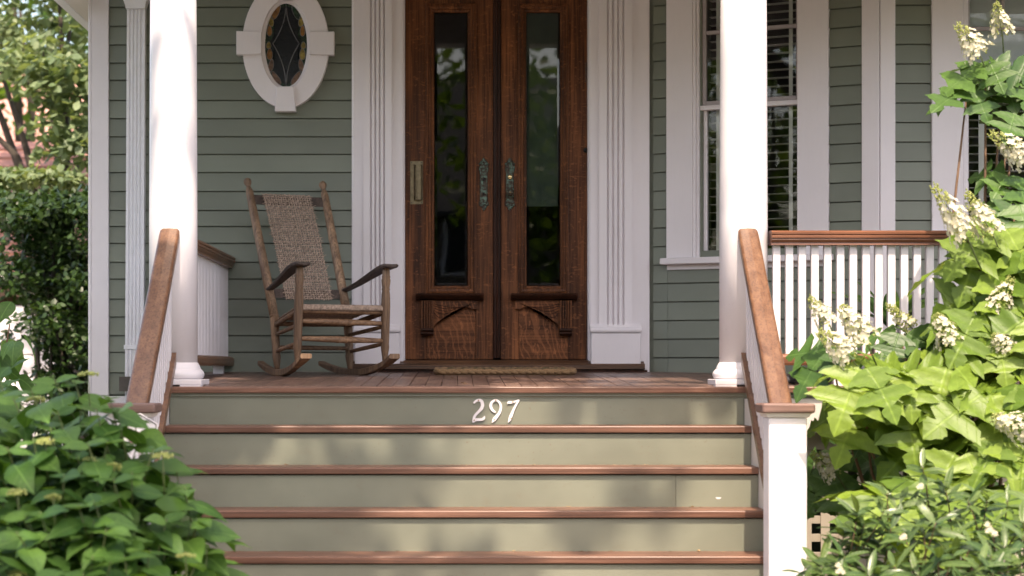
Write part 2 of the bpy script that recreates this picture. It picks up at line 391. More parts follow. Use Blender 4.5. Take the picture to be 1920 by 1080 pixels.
# downspout with funnel
ds = []
sx0, sx1 = X(238, DW), X(272, DW)
prof = [(sx0, -.015), (sx0, -.075)]
for i in range(4):
    a = sx0 + (sx1 - sx0) * (.14 + .2 * i); prof += [(a, -.075), (a + .004, -.068), (a + .010, -.068), (a + .014, -.075)]
prof += [(sx1, -.075), (sx1, -.015)]
pipe = prism('downspout', prof, Z(760, DW), Z(20, DW), lambda a, b, w: (a + .012 * (w / 2.3), DW + b, w), M['aluminium'], house)
v, f = [], []
for z, hw, hd in ((Z(21, DW), .060, .035), (Z(16, DW), .062, .037), (Z(-6, DW), .085, .06), (Z(-40, DW), .09, .062)):
    cx = (sx0 + sx1) / 2 + .012
    for a, b in ((-1, -1), (1, -1), (1, 1), (-1, 1)): v.append((cx + a * hw, DW - .068 + b * hd, z))
for j in range(3):
    for i in range(4): f.append((j * 4 + i, j * 4 + (i + 1) % 4, j * 4 + 4 + (i + 1) % 4, j * 4 + 4 + i))
f.append((3, 2, 1, 0)); f.append((12, 13, 14, 15))
mk('funnel', v, f, M['aluminium'], pipe)
for yy in (655,):
    box('pipe_strap', (sx0 - .006, sx1 + .018), (DW - .080, DW - .074), (Z(yy, DW), Z(yy - 8, DW)), M['aluminium'], pipe, .001)
# door casings
def casing(x0, x1, p0, p1, inner):
    w = Vector
    bk = prism('door_casing', [(x0, 0), (x0, -.03), (x0 + .012, -.036), (x1 - .012, -.036), (x1, -.03), (x1, 0)], .055, DOOR_TOP + .3, lambda a, b, c: (a, DW + b, c), M['white'], house)
    pr = [(p0, -.036), (p0, -.058)]
    n = 4; fw = (p1 - p0) * .62 / n; st = p0 + (p1 - p0) * .19
    for i in range(n):
        a = st + fw * i
        pr += [(a + fw * .14, -.058), (a + fw * .26, -.058), (a + fw * .5, -.041), (a + fw * .74, -.058), (a + fw * .86, -.058)]
    pr += [(p1, -.058), (p1, -.036)]
    prism('fluted_pilaster', pr, Z(612, DW) , DOOR_TOP + .2, lambda a, b, c: (a, DW + b, c), M['white'], bk)
    q0, q1 = p0 - .052, p1 + .050
    box('plinth_block', (q0, q1), (DW - .095, DW - .0365), (.095, Z(624, DW)), M['white_worn'], bk, .004)
    zz = Z(624, DW) + .001
    pf = [(-.0365, zz), (-.105, zz), (-.110, zz + .012), (-.104, zz + .024), (-.086, zz + .034), (-.078, zz + .048), (-.0365, zz + .05)]
    prism('plinth_moulding', pf, q0 - .004, q1 + .004, lambda a, b, c: (c, DW + a, b), M['white'], bk)
casing(X(660, DW), X(757, DW), X(682, DW), X(735, DW), 1)
casing(X(1104, DW), X(1217, DW), X(1122, DW), X(1184, DW), -1)
# door leaves
DY = DW + .055                               # door face
def door(xa, xb, g0, g1, flip, nm_label):
    top, bot = DOOR_TOP - .03, Z(674, DW)
    gt, gb = Z(20, DW), Z(535, DW)
    d = boxes('door', [((xa, g0 - .05), (DY, DY + .045), (bot, top)), ((g1 + .05, xb), (DY, DY + .045), (bot, top)), ((g0 - .05, g1 + .05), (DY + .001, DY + .044), (gt + .05, top))], M['oak'], house, .002)
    tag(d, nm_label)
    box('lower_panel', (g0 - .0495, g1 + .0495), (DY + .004, DY + .043), (bot, Z(552, DW)), M['oak_panel'], d, .002)
    # stepped moulding around the pane: mitred picture frame
    prof = [(.054, .0), (.052, -.016), (.040, -.020), (.034, -.010), (.022, -.008), (.014, .006), (.004, .010), (0, .022), (.0, .03), (.05, .03)]
    v, f = [], []
    cor = [(g0, gb, -1, -1), (g1, gb, 1, -1), (g1, gt, 1, 1), (g0, gt, -1, 1)]
    for cx, cz, sx, sz in cor:
        for a, b in prof: v.append((cx + sx * a, DY + b, cz + sz * a))
    n = len(prof)
    for k in range(4):
        for i in range(n):
            j = (i + 1) % n; kk = (k + 1) % 4
            f.append((k * n + i, kk * n + i, kk * n + j, k * n + j))
    mk('pane_moulding', v, f, M['oak_dark'] if False else M['oak'], d)
    # bevelled glass pane: flat field with sloped rim
    w = .018; yb, yf = DY + .024, DY + .019
    v = [(g0, yb, gb), (g1, yb, gb), (g1, yb, gt), (g0, yb, gt), (g0 + w, yf, gb + w), (g1 - w, yf, gb + w), (g1 - w, yf, gt - w), (g0 + w, yf, gt - w)]
    mk('glass_pane', v, [(4, 5, 6, 7), (0, 1, 5, 4), (1, 2, 6, 5), (2, 3, 7, 6), (3, 0, 4, 7)], M['glass'], d)
    # shelf
    s0, s1 = g0 - .115, g1 + .10
    if flip: s0, s1 = g0 - .10, g1 + .105
    za, zb = Z(550, DW), Z(563, DW)
    pf = [(.0, zb), (-.030, zb), (-.062, zb + .010), (-.078, zb + .026), (-.082, za - .010), (-.074, za), (0, za)]
    prism('shelf', pf, s0, s1, lambda a, b, c: (c, DY + a, b), M['oak_dark'], d)
    # fluted bracket + scalloped apron
    bx0, bx1 = (X(790, DW), X(812, DW)) if not flip else (X(1050, DW), X(1072, DW))
    z1, z0 = zb - .001, Z(629, DW)
    pr = [(bx0, 0), (bx0, -.058)]; n = 4; fw = (bx1 - bx0) * .84 / n; st = bx0 + (bx1 - bx0) * .08
    for i in range(n):
        a = st + fw * i; pr += [(a + fw * .2, -.058), (a + fw * .3, -.036), (a + fw * .7, -.036), (a + fw * .8, -.058)]
    pr += [(bx1, -.058), (bx1, 0)]
    prism('bracket', pr, z0 + .045, z1, lambda a, b, c: (a, DY + b, c), M['oak'], d)
    pf = [(0, z0), (-.040, z0), (-.054, z0 + .012), (-.054, z0 + .020), (-.048, z0 + .024), (-.062, z0 + .032), (-.062, z0 + .044), (0, z0 + .044)]
    prism('bracket_foot', pf, bx0 - .002, bx1 + .002, lambda a, b, c: (c, DY + a, b), M['oak_dark'], d)
    ax0, ax1 = bx1 + .001, X(895, DW)
    if flip: ax0, ax1 = bx0 - .001, X(966, DW)
    pts = []; N = 30
    for i in range(N + 1):
        t = i / N; x = ax0 + (ax1 - ax0) * t
        if t < .84:
            u = t / .84; zz = z0 + .055 + (z1 - .045 - z0 - .055) * (math.sin(u * math.pi / 2) ** .95) + .006 * abs(math.sin(u * math.pi * 5))
        else: zz = z1 - .052
        pts.append((x, zz))
    poly = [(ax0, z1), (ax1, z1)] + pts[::-1]
    v = [(a, DY - .028, b) for a, b in poly] + [(a, DY + .003, b) for a, b in poly]; n = len(poly)
    bm = bmesh.new(); vv = [bm.verts.new(p) for p in v]
    for i in range(n):
        j = (i + 1) % n; bm.faces.new([vv[i], vv[j], vv[n + j], vv[n + i]])
    fc = bm.faces.new(vv[:n]); bmesh.ops.triangulate(bm, faces=[fc])
    ap = finish_bm(bm, 'apron', M['oak_panel'], d)
    vs_, fs_ = [], []
    sgn = 1 if not flip else -1
    for k in range(5):                        # carved rays fanning from the bracket
        a0 = (ax0 + sgn * .006, z1 - .02 - .05 * 0 - .014 * k)
        t = .80 - .145 * k; u = t / .84
        e = (ax0 + (ax1 - ax0) * t, z0 + .055 + (z1 - .045 - z0 - .055) * (math.sin(u * math.pi / 2) ** .95) + .012)
        L = []
        for i in range(7):
            q = i / 6; L.append((a0[0] + (e[0] - a0[0]) * q, DY - .0285, a0[1] + (e[1] - a0[1]) * q - .016 * math.sin(q * math.pi)))
        tv, tf_ = tube_data(L, .0022, 4, len(vs_)); vs_ += tv; fs_ += tf_
    mk('carved_ray', vs_, fs_, M['oak_dark'], d)
    return d
dl = door(DL + .004, X(925, DW), X(814, DW), X(877, DW), False, 'left oak door leaf with a brass pull')
dr = door(X(940, DW) , DR - .004, X(988, DW), X(1051, DW), True, 'right oak door leaf with a brass lock and knob')
prof = [(X(925.5, DW), .03), (X(925.5, DW), -.010), (X(927.5, DW), -.016), (X(930, DW), -.012), (X(932, DW), -.018), (X(934, DW), -.012), (X(937.5, DW), -.016), (X(939.5, DW), -.010), (X(939.5, DW), .03)]
prism('astragal', prof, Z(671, DW), DOOR_TOP - .035, lambda a, b, c: (a, DY + b, c), M['oak_dark'], house)
boxes('door_frame', [((DL - .003, DL + .0035), (DW - .005, DY + .1), (.08, DOOR_TOP)), ((DR - .0035, DR + .003), (DW - .005, DY + .1), (.08, DOOR_TOP)), ((DL - .0025, DR + .0025), (DW - .003, DY + .1), (DOOR_TOP - .028, DOOR_TOP + .001))], M['white'], house, .001)
# threshold: two stepped oak sills
zt = Z(674.6, DW)
prism('threshold', [(DY + .06, .09), (DY + .06, zt), (DW - .02, zt - .004), (DW - .06, zt - .020), (DW - .115, zt - .027), (DW - .122, zt - .034), (DW - .122, zt - .058), (DW - .10, zt - .062), (DW - .1, .06)],
      X(661, DW) + .0, X(1206, DW), lambda a, b, c: (c, a, b), M['sill_wood'], house)
box('sub_sill', (X(655, DW), X(1211, DW)), (DW - .108, DW - .002), (.058, zt - .063), M['oak_dark'], house)
# door hardware
def escutcheon(cx, d, knob):
    zt_, zb_ = Z(296, DY), Z(397, DY)
    H = zt_ - zb_; half = [(.0, 0), (.05, .03), (.13, .045), (.10, .075), (.20, .085), (.36, .12), (.37, .17), (.30, .20), (.28, .24), (.30, .34), (.28, .66), (.30, .74), (.35, .77), (.38, .83), (.30, .85), (.38, .87), (.36, .90), (.24, .915), (.20, .945), (.12, .965), (.08, .985), (0, 1)]
    W = .026 / .3
    pts = [(cx + a * W, zb_ + b * H) for a, b in half] + [(cx - a * W, zb_ + b * H) for a, b in half[-2:0:-1]]
    bm = bmesh.new(); n = len(pts)
    a1 = [bm.verts.new((x, DY + .001, z)) for x, z in pts]; a2 = [bm.verts.new((cx + (x - cx) * .9, DY - .008, z)) for x, z in pts]
    for i in range(n): j = (i + 1) % n; bm.faces.new([a1[i], a1[j], a2[j], a2[i]])
    fc = bm.faces.new(a2); bmesh.ops.triangulate(bm, faces=[fc])
    e = finish_bm(bm, 'lock_plate', M['verdigris'], d)
    bm = bmesh.new()
    for zz, r in ((.92, .006), (.88, .005), (.80, .006), (.12, .007), (.17, .005)):
        for s in (-1, 0, 1):
            m_ = Matrix.Translation((cx + s * .016, DY - .009, zb_ + zz * H)); bmesh.ops.create_icosphere(bm, subdivisions=1, radius=r, matrix=m_)
    for k in range(14):
        for s in (-1, 1): bm_box(bm, (cx + s * .0185 - .0015, cx + s * .0185 + .0015), (DY - .0105, DY - .007), (zb_ + H * (.27 + .032 * k), zb_ + H * (.27 + .032 * k) + .0025))
    finish_bm(bm, 'plate_relief', M['verdigris'], d)
    zc = zb_ + .64 * H
    if knob:
        lathe('lock_cylinder', [(0, .0135), (.8, .0135), (1, .011)], (cx, DY - .008, zc), (cx, DY - .017, zc), M['brass_bright'], d)
        box('keyhole', (cx - .0015, cx + .0015), (DY - .0185, DY - .0165), (zc - .006, zc + .003), M['black'], d, 0)
        zk = zb_ + .345 * H
        lathe('knob', [(0, .016), (.12, .017), (.2, .009), (.55, .009), (.66, .021), (.8, .0245), (.93, .021), (1, .012)], (cx, DY - .008, zk), (cx, DY - .06, zk), M['brass'], d)
        lathe('knob_ring', [(0, .018), (.5, .019), (1, .0165)], (cx, DY - .0585, zk), (cx, DY - .0625, zk), M['verdigris'], d)
        lathe('knob_boss', [(0, .010), (1, .006)], (cx, DY - .0615, zk), (cx, DY - .066, zk), M['brass'], d)
    else:
        for t, r in ((.60, .0125), (.33, .010)):
            lathe('key_hole_ring', [(0, r), (1, r * .9)], (cx, DY - .008, zb_ + t * H), (cx, DY - .012, zb_ + t * H), M['verdigris'], d)
            lathe('key_hole', [(0, r * .6), (1, r * .6)], (cx, DY - .0121, zb_ + t * H), (cx, DY - .0128, zb_ + t * H), M['black'], d)
escutcheon(X(907, DY), dl, False); escutcheon(X(956, DY), dr, True)
px0, px1 = X(769, DY), X(793, DY); pz0, pz1 = Z(383, DY), Z(302, DY)
box('pull_plate', (px0, px1), (DY - .004, DY + .001), (pz0, pz1), M['brass'], dl, .001)
gx = X(777, DY); gy = DY - .004
pr = [(gx, gy), (gx, gy - .012)] + [(gx + .024 + .026 * math.cos(a), gy - .012 - .022 * math.sin(a)) for a in [math.pi * (1 - i / 10) for i in range(11)]] + [(gx + .05, gy)]
prism('pull_grip', pr, pz0 + .026, pz1 - .026, lambda a, b, c: (a, b, c), M['brass'], dl, smooth=False)
for a in (px0 + .010, px1 - .010):
    for b in (pz0 + .010, pz1 - .010): lathe('plate_screw', [(0, .0035), (1, .003)], (a, DY - .004, b), (a, DY - .0055, b), M['black'], dl, 8)
lathe('hinge', [(0, .007), (.04, .009), (.08, .007), (.92, .007), (.96, .009), (1, .007)], (DR - .010, DY - .008, Z(155, DY)), (DR - .010, DY - .008, Z(118, DY)), M['sill_wood'], dr, 10)
lathe('bell_push', [(0, .016), (.4, .016), (.6, .010), (1, .007)], (DR - .012, DY, Z(282, DY)), (DR - .012, DY - .022, Z(282, DY)), M['black'], dr, 14)

# oval stained glass window
ocx, ocz = X(537, DW), Z(86, DW)
ow = place(bpy.data.objects.new('oval_window', None), house, (ocx, DW, ocz)); tag(ow, 'oval stained glass window in a white ring with four keystones')
def ring(name, rx0, rz0, rx1, rz1, prof, mat, n=96):   # prof: (t between inner 0 and outer 1, depth)
    v, f = [], []
    for i in range(n):
        a = 2 * math.pi * i / n
        for t, d in prof: v.append((ocx + (rx0 + (rx1 - rx0) * t) * math.cos(a), DW + d, ocz + (rz0 + (rz1 - rz0) * t) * math.sin(a)))
    k = len(prof)
    for i in range(n):
        for j in range(k): f.append((i * k + j, i * k + (j + 1) % k, ((i + 1) % n) * k + (j + 1) % k, ((i + 1) % n) * k + j))
    return mk(name, v, f, mat, ow)
ring('frame_ring', .152, .277, .270, .397, [(0, -.018), (0, -.058), (.03, -.062), (.97, -.062), (1, -.058), (1, 0)], M['white'])
ring('inner_sash', .131, .260, .1518, .2768, [(0, -.019), (.0, -.028), (.3, -.034), (1, -.036), (1, -.019)], M['white'])
def keystone(cx, cz, dx, dz):
    # wedge pointing from centre outward along (dx,dz); wider outside
    w0, w1, l0, l1 = (.068, .074, -.075, .082) if dx else (.052, .066, -.07, .085)
    pts = []
    for l, w in ((l0, w0), (l1, w1)):
        pts.append((l, -w)); pts.append((l, w))
    q = [pts[0], pts[1], pts[3], pts[2]]
    poly = [(cx + a * dx + b * dz, cz + a * dz - b * dx) for a, b in q]
    bm = bmesh.new(); f1 = [bm.verts.new((x, DW - .086, z)) for x, z in poly]; f2 = [bm.verts.new((x, DW - .02, z)) for x, z in poly]
    for i in range(4): j = (i + 1) % 4; bm.faces.new([f1[i], f1[j], f2[j], f2[i]])
    bm.faces.new(f1); bm.faces.new(f2)
    bmesh.ops.bevel(bm, geom=list(bm.edges), offset=.003, segments=1, affect='EDGES')
    finish_bm(bm, 'keystone', M['white'], ow)
keystone(ocx - .222, ocz + .005, -1, 0); keystone(ocx + .222, ocz + .003, 1, 0); keystone(ocx, ocz - .335, 0, -1); keystone(ocx, ocz + .340, 0, 1)
def flatpoly(name, pts, y, mat, parent):
    bm = bmesh.new(); vv = [bm.verts.new((a, y, b)) for a, b in pts]; fc = bm.faces.new(vv); bmesh.ops.triangulate(bm, faces=[fc])
    return finish_bm(bm, name, mat, parent)
def stained(name, c, e=0):
    m, nt, bs = new_mat(name); n1 = noise(nt, 40, detail=4); n2 = noise(nt, 120, detail=2)
    cc = mixc(nt, ramp(nt, n1, [(.35, 0.0), (.65, 1.0)]), tuple(x * .35 for x in c), c)
    nt.links.new(cc, bs.inputs['Base Color']); bs.inputs['Roughness'].default_value = .12; bump(nt, bs, n2, .7, .006); return m
M['sg_dark'] = None
m, nt, bs = new_mat('hammered_dark_glass'); v1 = noise(nt, 60, (1, 1, .6), detail=3, rough=.7)
bs.inputs['Base Color'].default_value = (.006, .006, .010, 1); bs.inputs['Roughness'].default_value = .08; bs.inputs['Specular IOR Level'].default_value = .35; bump(nt, bs, v1, 1.0, .005); M['sg_dark'] = m
M['sg_amber'] = stained('amber_glass', (.30, .13, .03)); M['sg_yellow'] = stained('yellow_glass', (.33, .24, .06)); M['sg_green'] = stained('green_glass', (.006, .035, .012)); M['sg_pink'] = stained('pinkish_glass', (.22, .12, .08))
gy = DW - .0205
ell = lambda rx, rz, n=64: [(ocx + rx * math.cos(2 * math.pi * i / n), ocz + rz * math.sin(2 * math.pi * i / n)) for i in range(n)]
flatpoly('border_glass', ell(.1325, .2615), gy, M['sg_green'], ow)
# scalloped dark centre
def prof_x(t):                                # half-width of the centre field against height t in -1..1
    return .125 * math.sqrt(max(0, 1 - t * t)) * (.72 + .10 * math.cos(t * 9.4))
cen = [(ocx + prof_x(math.sin(a)) * (1 if math.cos(a) > 0 else -1), ocz + .245 * math.sin(a)) for a in [2 * math.pi * (i + .5) / 120 for i in range(120)]]
flatpoly('centre_glass', cen, gy - .001, M['sg_dark'], ow)
def came(pts, r=.0024):
    tube('lead_came', [(ocx + a, gy - .004, ocz + b) for a, b in pts], r, M['lead'], ow, 5)
drops = [(-.062, .205, -.5, 'sg_amber', .05, .018), (-.096, .155, .15, 'sg_yellow', .040, .017), (-.103, .090, 0, 'sg_amber', .034, .015), (-.108, .0, 0, 'sg_yellow', .022, .015), (-.102, -.055, .0, 'sg_amber', .036, .018), (-.094, -.125, -.2, 'sg_pink', .040, .016), (-.062, -.205, .55, 'sg_pink', .050, .017)]
for s in (-1, 1):
    for x, z, an, mt, hl, hw in drops:
        if s > 0 and z > .2: mt = 'sg_green'
        if s > 0 and z == -.055: mt = 'sg_yellow'
        pts = []
        for i in range(20):
            a = 2 * math.pi * i / 20; lx, lz = hw * math.cos(a) * (1 - .25 * math.sin(a)), hl * math.sin(a)
            c_, s_ = math.cos(an), math.sin(an); pts.append((-s * (-(x + lx * c_ - lz * s_)) , z + lx * s_ + lz * c_) if s < 0 else (-(x + lx * c_ - lz * s_), z + lx * s_ + lz * c_))
        if s < 0: pts = [(a, b) for a, b in [(p[0] if p[0] < 0 else -p[0], p[1]) for p in pts]]
        flatpoly('coloured_glass', [(ocx + a, ocz + b) for a, b in pts], gy - .0025, M[mt], ow)
        came(pts + pts[:1], .0017)
for s in (-1, 1):
    came([(s * (.004 + .082 * (1 - (1 - t) ** .55) ** 1.0 if False else s * 0), 0) for t in (0, 1)], .0001) if False else None
    up = [(s * (.003 + .079 * (t ** 1.9)), .232 - .222 * t) for t in [i / 12 for i in range(13)]]
    dn = [(s * (.003 + .079 * (t ** 1.9)), -.232 + .242 * t) for t in [i / 12 for i in range(13)]]
    came(up, .0032); came(dn, .0032)
came([(0, .262), (0, .225)], .0026); came([(0, -.262), (0, -.225)], .0026)
for s in (-1, 1):
    came([(s * .13, -.148 * -1), (s * .105, .15)], .002); came([(s * .115, -.15), (s * .10, -.15)], .002)

# double-hung window in the slanted bay wall
def tfs(c): return slant(c.x, -c.y, c.z)
uA, uB, uC, uD = slant_u(1253), slant_u(1302), slant_u(1497), slant_u(1556)
w1 = place(bpy.data.objects.new('window', None), house, slant((uA + uD) / 2, 0, WZ0)); tag(w1, 'tall double-hung window behind the right column')
def sbox(name, u, v, z, mat, parent=None, bev=.002): return box(name, u, v, z, mat, parent, bev, tf=tfs)
szA = slant_z(1253, 497); szB = szA + .04
sbox('window_casing', (uA, uB - .001), (-.034, .003), (szB + .001, 2.75), M['white'], w1)
sbox('window_casing', (uC + .003, uD), (-.034, .003), (szB + .001, 2.75), M['white'], w1)
sbox('window_casing', (uB, uC + .002), (-.033, .003), (WZ1, 2.75), M['white'], w1)
sbox('backband', (uB - .0005, uB + .018), (-.028, .01), (szB + .001, WZ1), M['white'], w1)
sbox('backband', (uB + .0185, uB + .036), (-.016, .012), (szB + .001, WZ1), M['white'], w1)
sbox('window_sill', (uA - .028, uD + .028), (-.075, .02), (szA, szB), M['white_worn'], w1, .005)
sbox('sill_apron', (uA, uD), (-.024, .003), (szA - .032, szA - .0005), M['white'], w1)
zm = slant_z(1316, 207); zt1 = slant_z(1316, 62)
# lower sash (white, inner) and upper storm sash (grey)
ua, ub = U0 + .001, uC + .001
sbox('lower_sash', (ua, ua + .022), (.024, .06), (szB, zm), M['white'], w1); sbox('lower_sash', (ub - .014, ub), (.024, .06), (szB, zm), M['white'], w1)
sbox('lower_sash', (ua + .0225, ub - .0145), (.024, .06), (szB, szB + .045), M['white'], w1)
sbox('meeting_rail', (ua - .012, ub + .004), (-.004, .05), (zm, zm + .028), M['white_worn'], w1)
sbox('upper_sash', (ua, ua + .024), (.006, .036), (zm + .029, WZ1), M['storm'], w1); sbox('upper_sash', (ub - .018, ub), (.006, .036), (zm + .029, WZ1), M['storm'], w1)
sbox('upper_sash', (ua + .0245, ub - .0185), (.006, .036), (zm + .029, zm + .055), M['storm'], w1)
sbox('muntin', (ua + .0245, ub - .0185), (.008, .034), (zt1 - .012, zt1 + .012), M['storm'], w1)
def spane(u0, u1, v, z0, z1, parent, name='window_pane', mt='win_glass'):
    return mk(name, [slant(u0, -v, z0), slant(u1, -v, z0), slant(u1, -v, z1), slant(u0, -v, z1)], [(0, 1, 2, 3)], M[mt], parent)
spane(ua + .02, ub - .012, .042, szB + .04, zm + .001, w1); spane(ua + .02, ub - .016, .021, zm + .05, zt1 - .01, w1); spane(ua + .02, ub - .016, .021, zt1 + .01, WZ1, w1)
# bay front window
w2 = place(bpy.data.objects.new('window', None), house, (B0 + .4, BD, BZ0)); tag(w2, 'right-hand window half hidden by hydrangea leaves')
c0 = X(1745, BD)
box('window_casing', (c0, B0 - .036), (BD - .034, BD + .003), (BZ0 - .0, 2.75), M['white'], w2)
box('backband', (B0 - .0355, B0 - .016), (BD - .028, BD + .01), (BZ0, BZ1), M['white'], w2); box('backband', (B0 - .0155, B0 - .001), (BD - .014, BD + .012), (BZ0, BZ1), M['white'], w2)
box('window_casing', (B1 + .002, B1 + .2), (BD - .034, BD + .003), (BZ0, 2.75), M['white'], w2)
box('window_casing', (B0 - .034, B1 + .001), (BD - .033, BD + .003), (BZ1 + .002, 2.75), M['white'], w2)
box('window_sill', (c0 - .03, B1 + .23), (BD - .075, BD + .02), (BZ0 - .045, BZ0 - .001), M['white_worn'], w2, .005)
zm2 = Z(192, BD)
box('meeting_rail', (B0 + .001, B1 - .001), (BD - .004, BD + .05), (zm2, zm2 + .032), M['white_worn'], w2)
for z0, z1, vv, mt in ((BZ0, zm2 - .001, .024, 'storm'), (zm2 + .033, BZ1, .006, 'storm')):
    box('sash', (B0 + .001, B0 + .012), (BD + vv, BD + vv + .03), (z0, z1), M[mt], w2); box('sash', (B1 - .02, B1 - .001), (BD + vv, BD + vv + .03), (z0, z1), M[mt], w2)
zq = Z(53, BD)
box('muntin', (B0 + .0125, B1 - .0205), (BD + .008, BD + .034), (zq - .011, zq + .011), M['storm'], w2)
box('muntin', (X(1878, BD), X(1885, BD)), (BD + .009, BD + .033), (zq + .0115, BZ1), M['storm'], w2)
bp = lambda x0, x1, y, z0, z1, n, mt: mk(n, [(x0, y, z0), (x1, y, z0), (x1, y, z1), (x0, y, z1)], [(0, 1, 2, 3)], M[mt], w2)
bp(B0 + .01, B1 - .018, BD + .042, BZ0, zm2, 'window_pane', 'win_glass'); bp(B0 + .01, B1 - .018, BD + .021, zm2 + .03, zq, 'window_pane', 'win_glass'); bp(B0 + .01, B1 - .018, BD + .0215, zq, BZ1, 'window_pane', 'win_glass')

M['door_shade'] = plain('grey_green_shade', (.20, .235, .205), .9, 0, .15, 9)
tag(box('roller_shade', (X(984, DW), X(1048, DW)), (DY + .072, DY + .075), (Z(387, DY + .07), DOOR_TOP - .05), M['door_shade'], None, 0), 'dim grey-green shade half drawn behind the right door pane', 'shade')
# blinds inside the windows
b1 = thing('window_blind', 'pale slatted blind inside the tall window behind the right column', 'blind', slant((U0 + U1) / 2, -.12, szB), 'venetian blinds')
def slat_mesh(w):
    pr = [(-.022, .0016), (0, .0012), (.022, -.0016)]
    v = [(0, a, b) for a, b in pr] + [(w, a, b) for a, b in pr] + [(0, a, b - .0016) for a, b in pr] + [(w, a, b - .0016) for a, b in pr]
    return mesh_data('slat', v, [(0, 1, 4, 3), (1, 2, 5, 4), (6, 9, 10, 7), (7, 10, 11, 8), (0, 3, 9, 6), (2, 8, 11, 5), (0, 6, 7, 1), (1, 7, 8, 2), (3, 4, 10, 9), (4, 5, 11, 10)], M['blind'])
sm = slat_mesh(ub - ua - .03); rot = math.atan2(ey, ex)
z = szB + .03
while z < WZ1:
    p = slant(ua + .015, -.105, z); o = place_m('slat', sm, b1, Matrix.Translation(p) @ Matrix.Rotation(rot, 4, 'Z')); z += .0505
for px in (1475, 1338):
    u = slant_u(px); sbox('ladder_tape', (u - .012, u + .012), (.077, .079), (szB + .02, WZ1), M['blind'], b1, 0)
b2 = thing('window_blind', 'pale slatted blind inside the right-hand window behind the hydrangea', 'blind', (B0 + .4, BD + .12, BZ0), 'venetian blinds')
sm2 = slat_mesh(B1 - B0 - .03); z = BZ0 + .02
while z < zm2 + .1:
    place_m('slat', sm2, b2, Matrix.Translation((B0 + .012, BD + .105, z))); z += .0505
box('ladder_tape', (X(1838, BD) + .01, X(1850, BD) + .012), (BD + .077, BD + .079), (BZ0, zm2 + .1), M['blind'], b2, 0)
tag(box('roller_shade', (B0 + .012, B1 - .022), (BD + .075, BD + .077), (zm2 + .11, BZ1), M['shade'], None, 0), 'pale blue-white roller shade drawn in the upper right-hand window', 'shade')

# ------------------------------------------------------------------ porch
PXL, PXR = -1.56, 4.6
porch = thing('porch', 'red-brown board porch floor with sage fascia and white ceiling', 'porch', (0, 10, GZ))
shear = lambda c: (c.x, c.y, c.z + floor_z(c.y))
bw = .0815; x = PXL; i = 0
bm = bmesh.new(); bm_box(bm, (0, bw - .0025), (10.105, DW - .02), (-.028, 0), .0018)
for v in bm.verts: v.co.z += floor_z(v.co.y)
me = bpy.data.meshes.new('floor_board'); bm.to_mesh(me); bm.free(); me.materials.append(M['floor'])
while x < PXR:
    o = share('floor_board', me, porch, (x, 0, random.Random(i).uniform(-.0008, .0008))); x += bw; i += 1
def nosing_prof(yf, zt_, th, depth):           # square-edged board with eased arrises
    r = .007; pts = [(yf + depth, zt_), (yf + r, zt_)]
    for k in range(1, 5): a = math.pi / 2 * k / 4; pts.append((yf + r - r * math.sin(a), zt_ - r + r * math.cos(a)))
    q = .004; pts += [(yf, zt_ - th + q), (yf + q * .3, zt_ - th + q * .3), (yf + q, zt_ - th), (yf + depth, zt_ - th)]
    return pts
prism('edge_board', nosing_prof(10.0, .0, .032, .103), PXL, PXR, lambda a, b, c: (c, a, b), M['tread'], porch)
# cove moulding under edge board, fascia
cz = -.0325
prism('cove_moulding', [(10.04, cz), (10.014, cz), (10.015, cz - .006), (10.019, cz - .009), (10.018, cz - .014), (10.024, cz - .018), (10.026, cz - .024), (10.04, cz - .025)], PXL, PXR, lambda a, b, c: (c, a, b), M['riser'], porch)
box('fascia', (1.52, PXR), (10.03, 10.06), (Z(811, 10.03), cz - .0255), M['beam'], porch)
box('fascia', (PXL, -1.53), (10.03, 10.06), (Z(811, 10.03), cz - .0255), M['beam'], porch)
box('skirt_rail', (1.52, PXR), (10.16, 10.20), (Z(843, 10.18), Z(811, 10.03) - .001), M['lattice'], porch)
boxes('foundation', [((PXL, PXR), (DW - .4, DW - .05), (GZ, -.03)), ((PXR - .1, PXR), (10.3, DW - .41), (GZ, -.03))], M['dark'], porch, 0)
box('side_fascia', (PXL, PXL + .05), (10.1, DW - .06), (GZ, -.034), M['beam'], porch)
lat = place(bpy.data.objects.new('lattice_panel', None), porch, (2.4, 10.2, GZ))
for i in range(26):
    xx = 1.56 + .0925 * i; box('slat', (xx, xx + .046), (10.178, 10.186), (GZ + .02, Z(843, 10.18) + .01), M['lattice'], lat, .001)
for i in range(11):
    zz = Z(843, 10.18) - .06 - .0925 * i; box('slat', (1.53, 4.0), (10.187, 10.195), (zz - .04, zz), M['lattice'], lat, .001)
# ceiling and roof
CZ = 2.82
boxes('ceiling', [((wl - .15, PXR + .3), (9.86, DW - .04), (CZ, CZ + .05))], M['beam'], porch, 0)
boxes('roof', [((wl - .30, PXR + .4), (9.80, DW - .05), (CZ + .3, CZ + .42)), ((wl - .25, PXR + .35), (9.84, 9.9), (CZ - .02, CZ + .29))], M['white'], porch, .004)
boxes('beam', [((PXL - .1, PXR), (10.08, 10.32), (CZ - .32, CZ - .001))], M['white'], porch, .004)

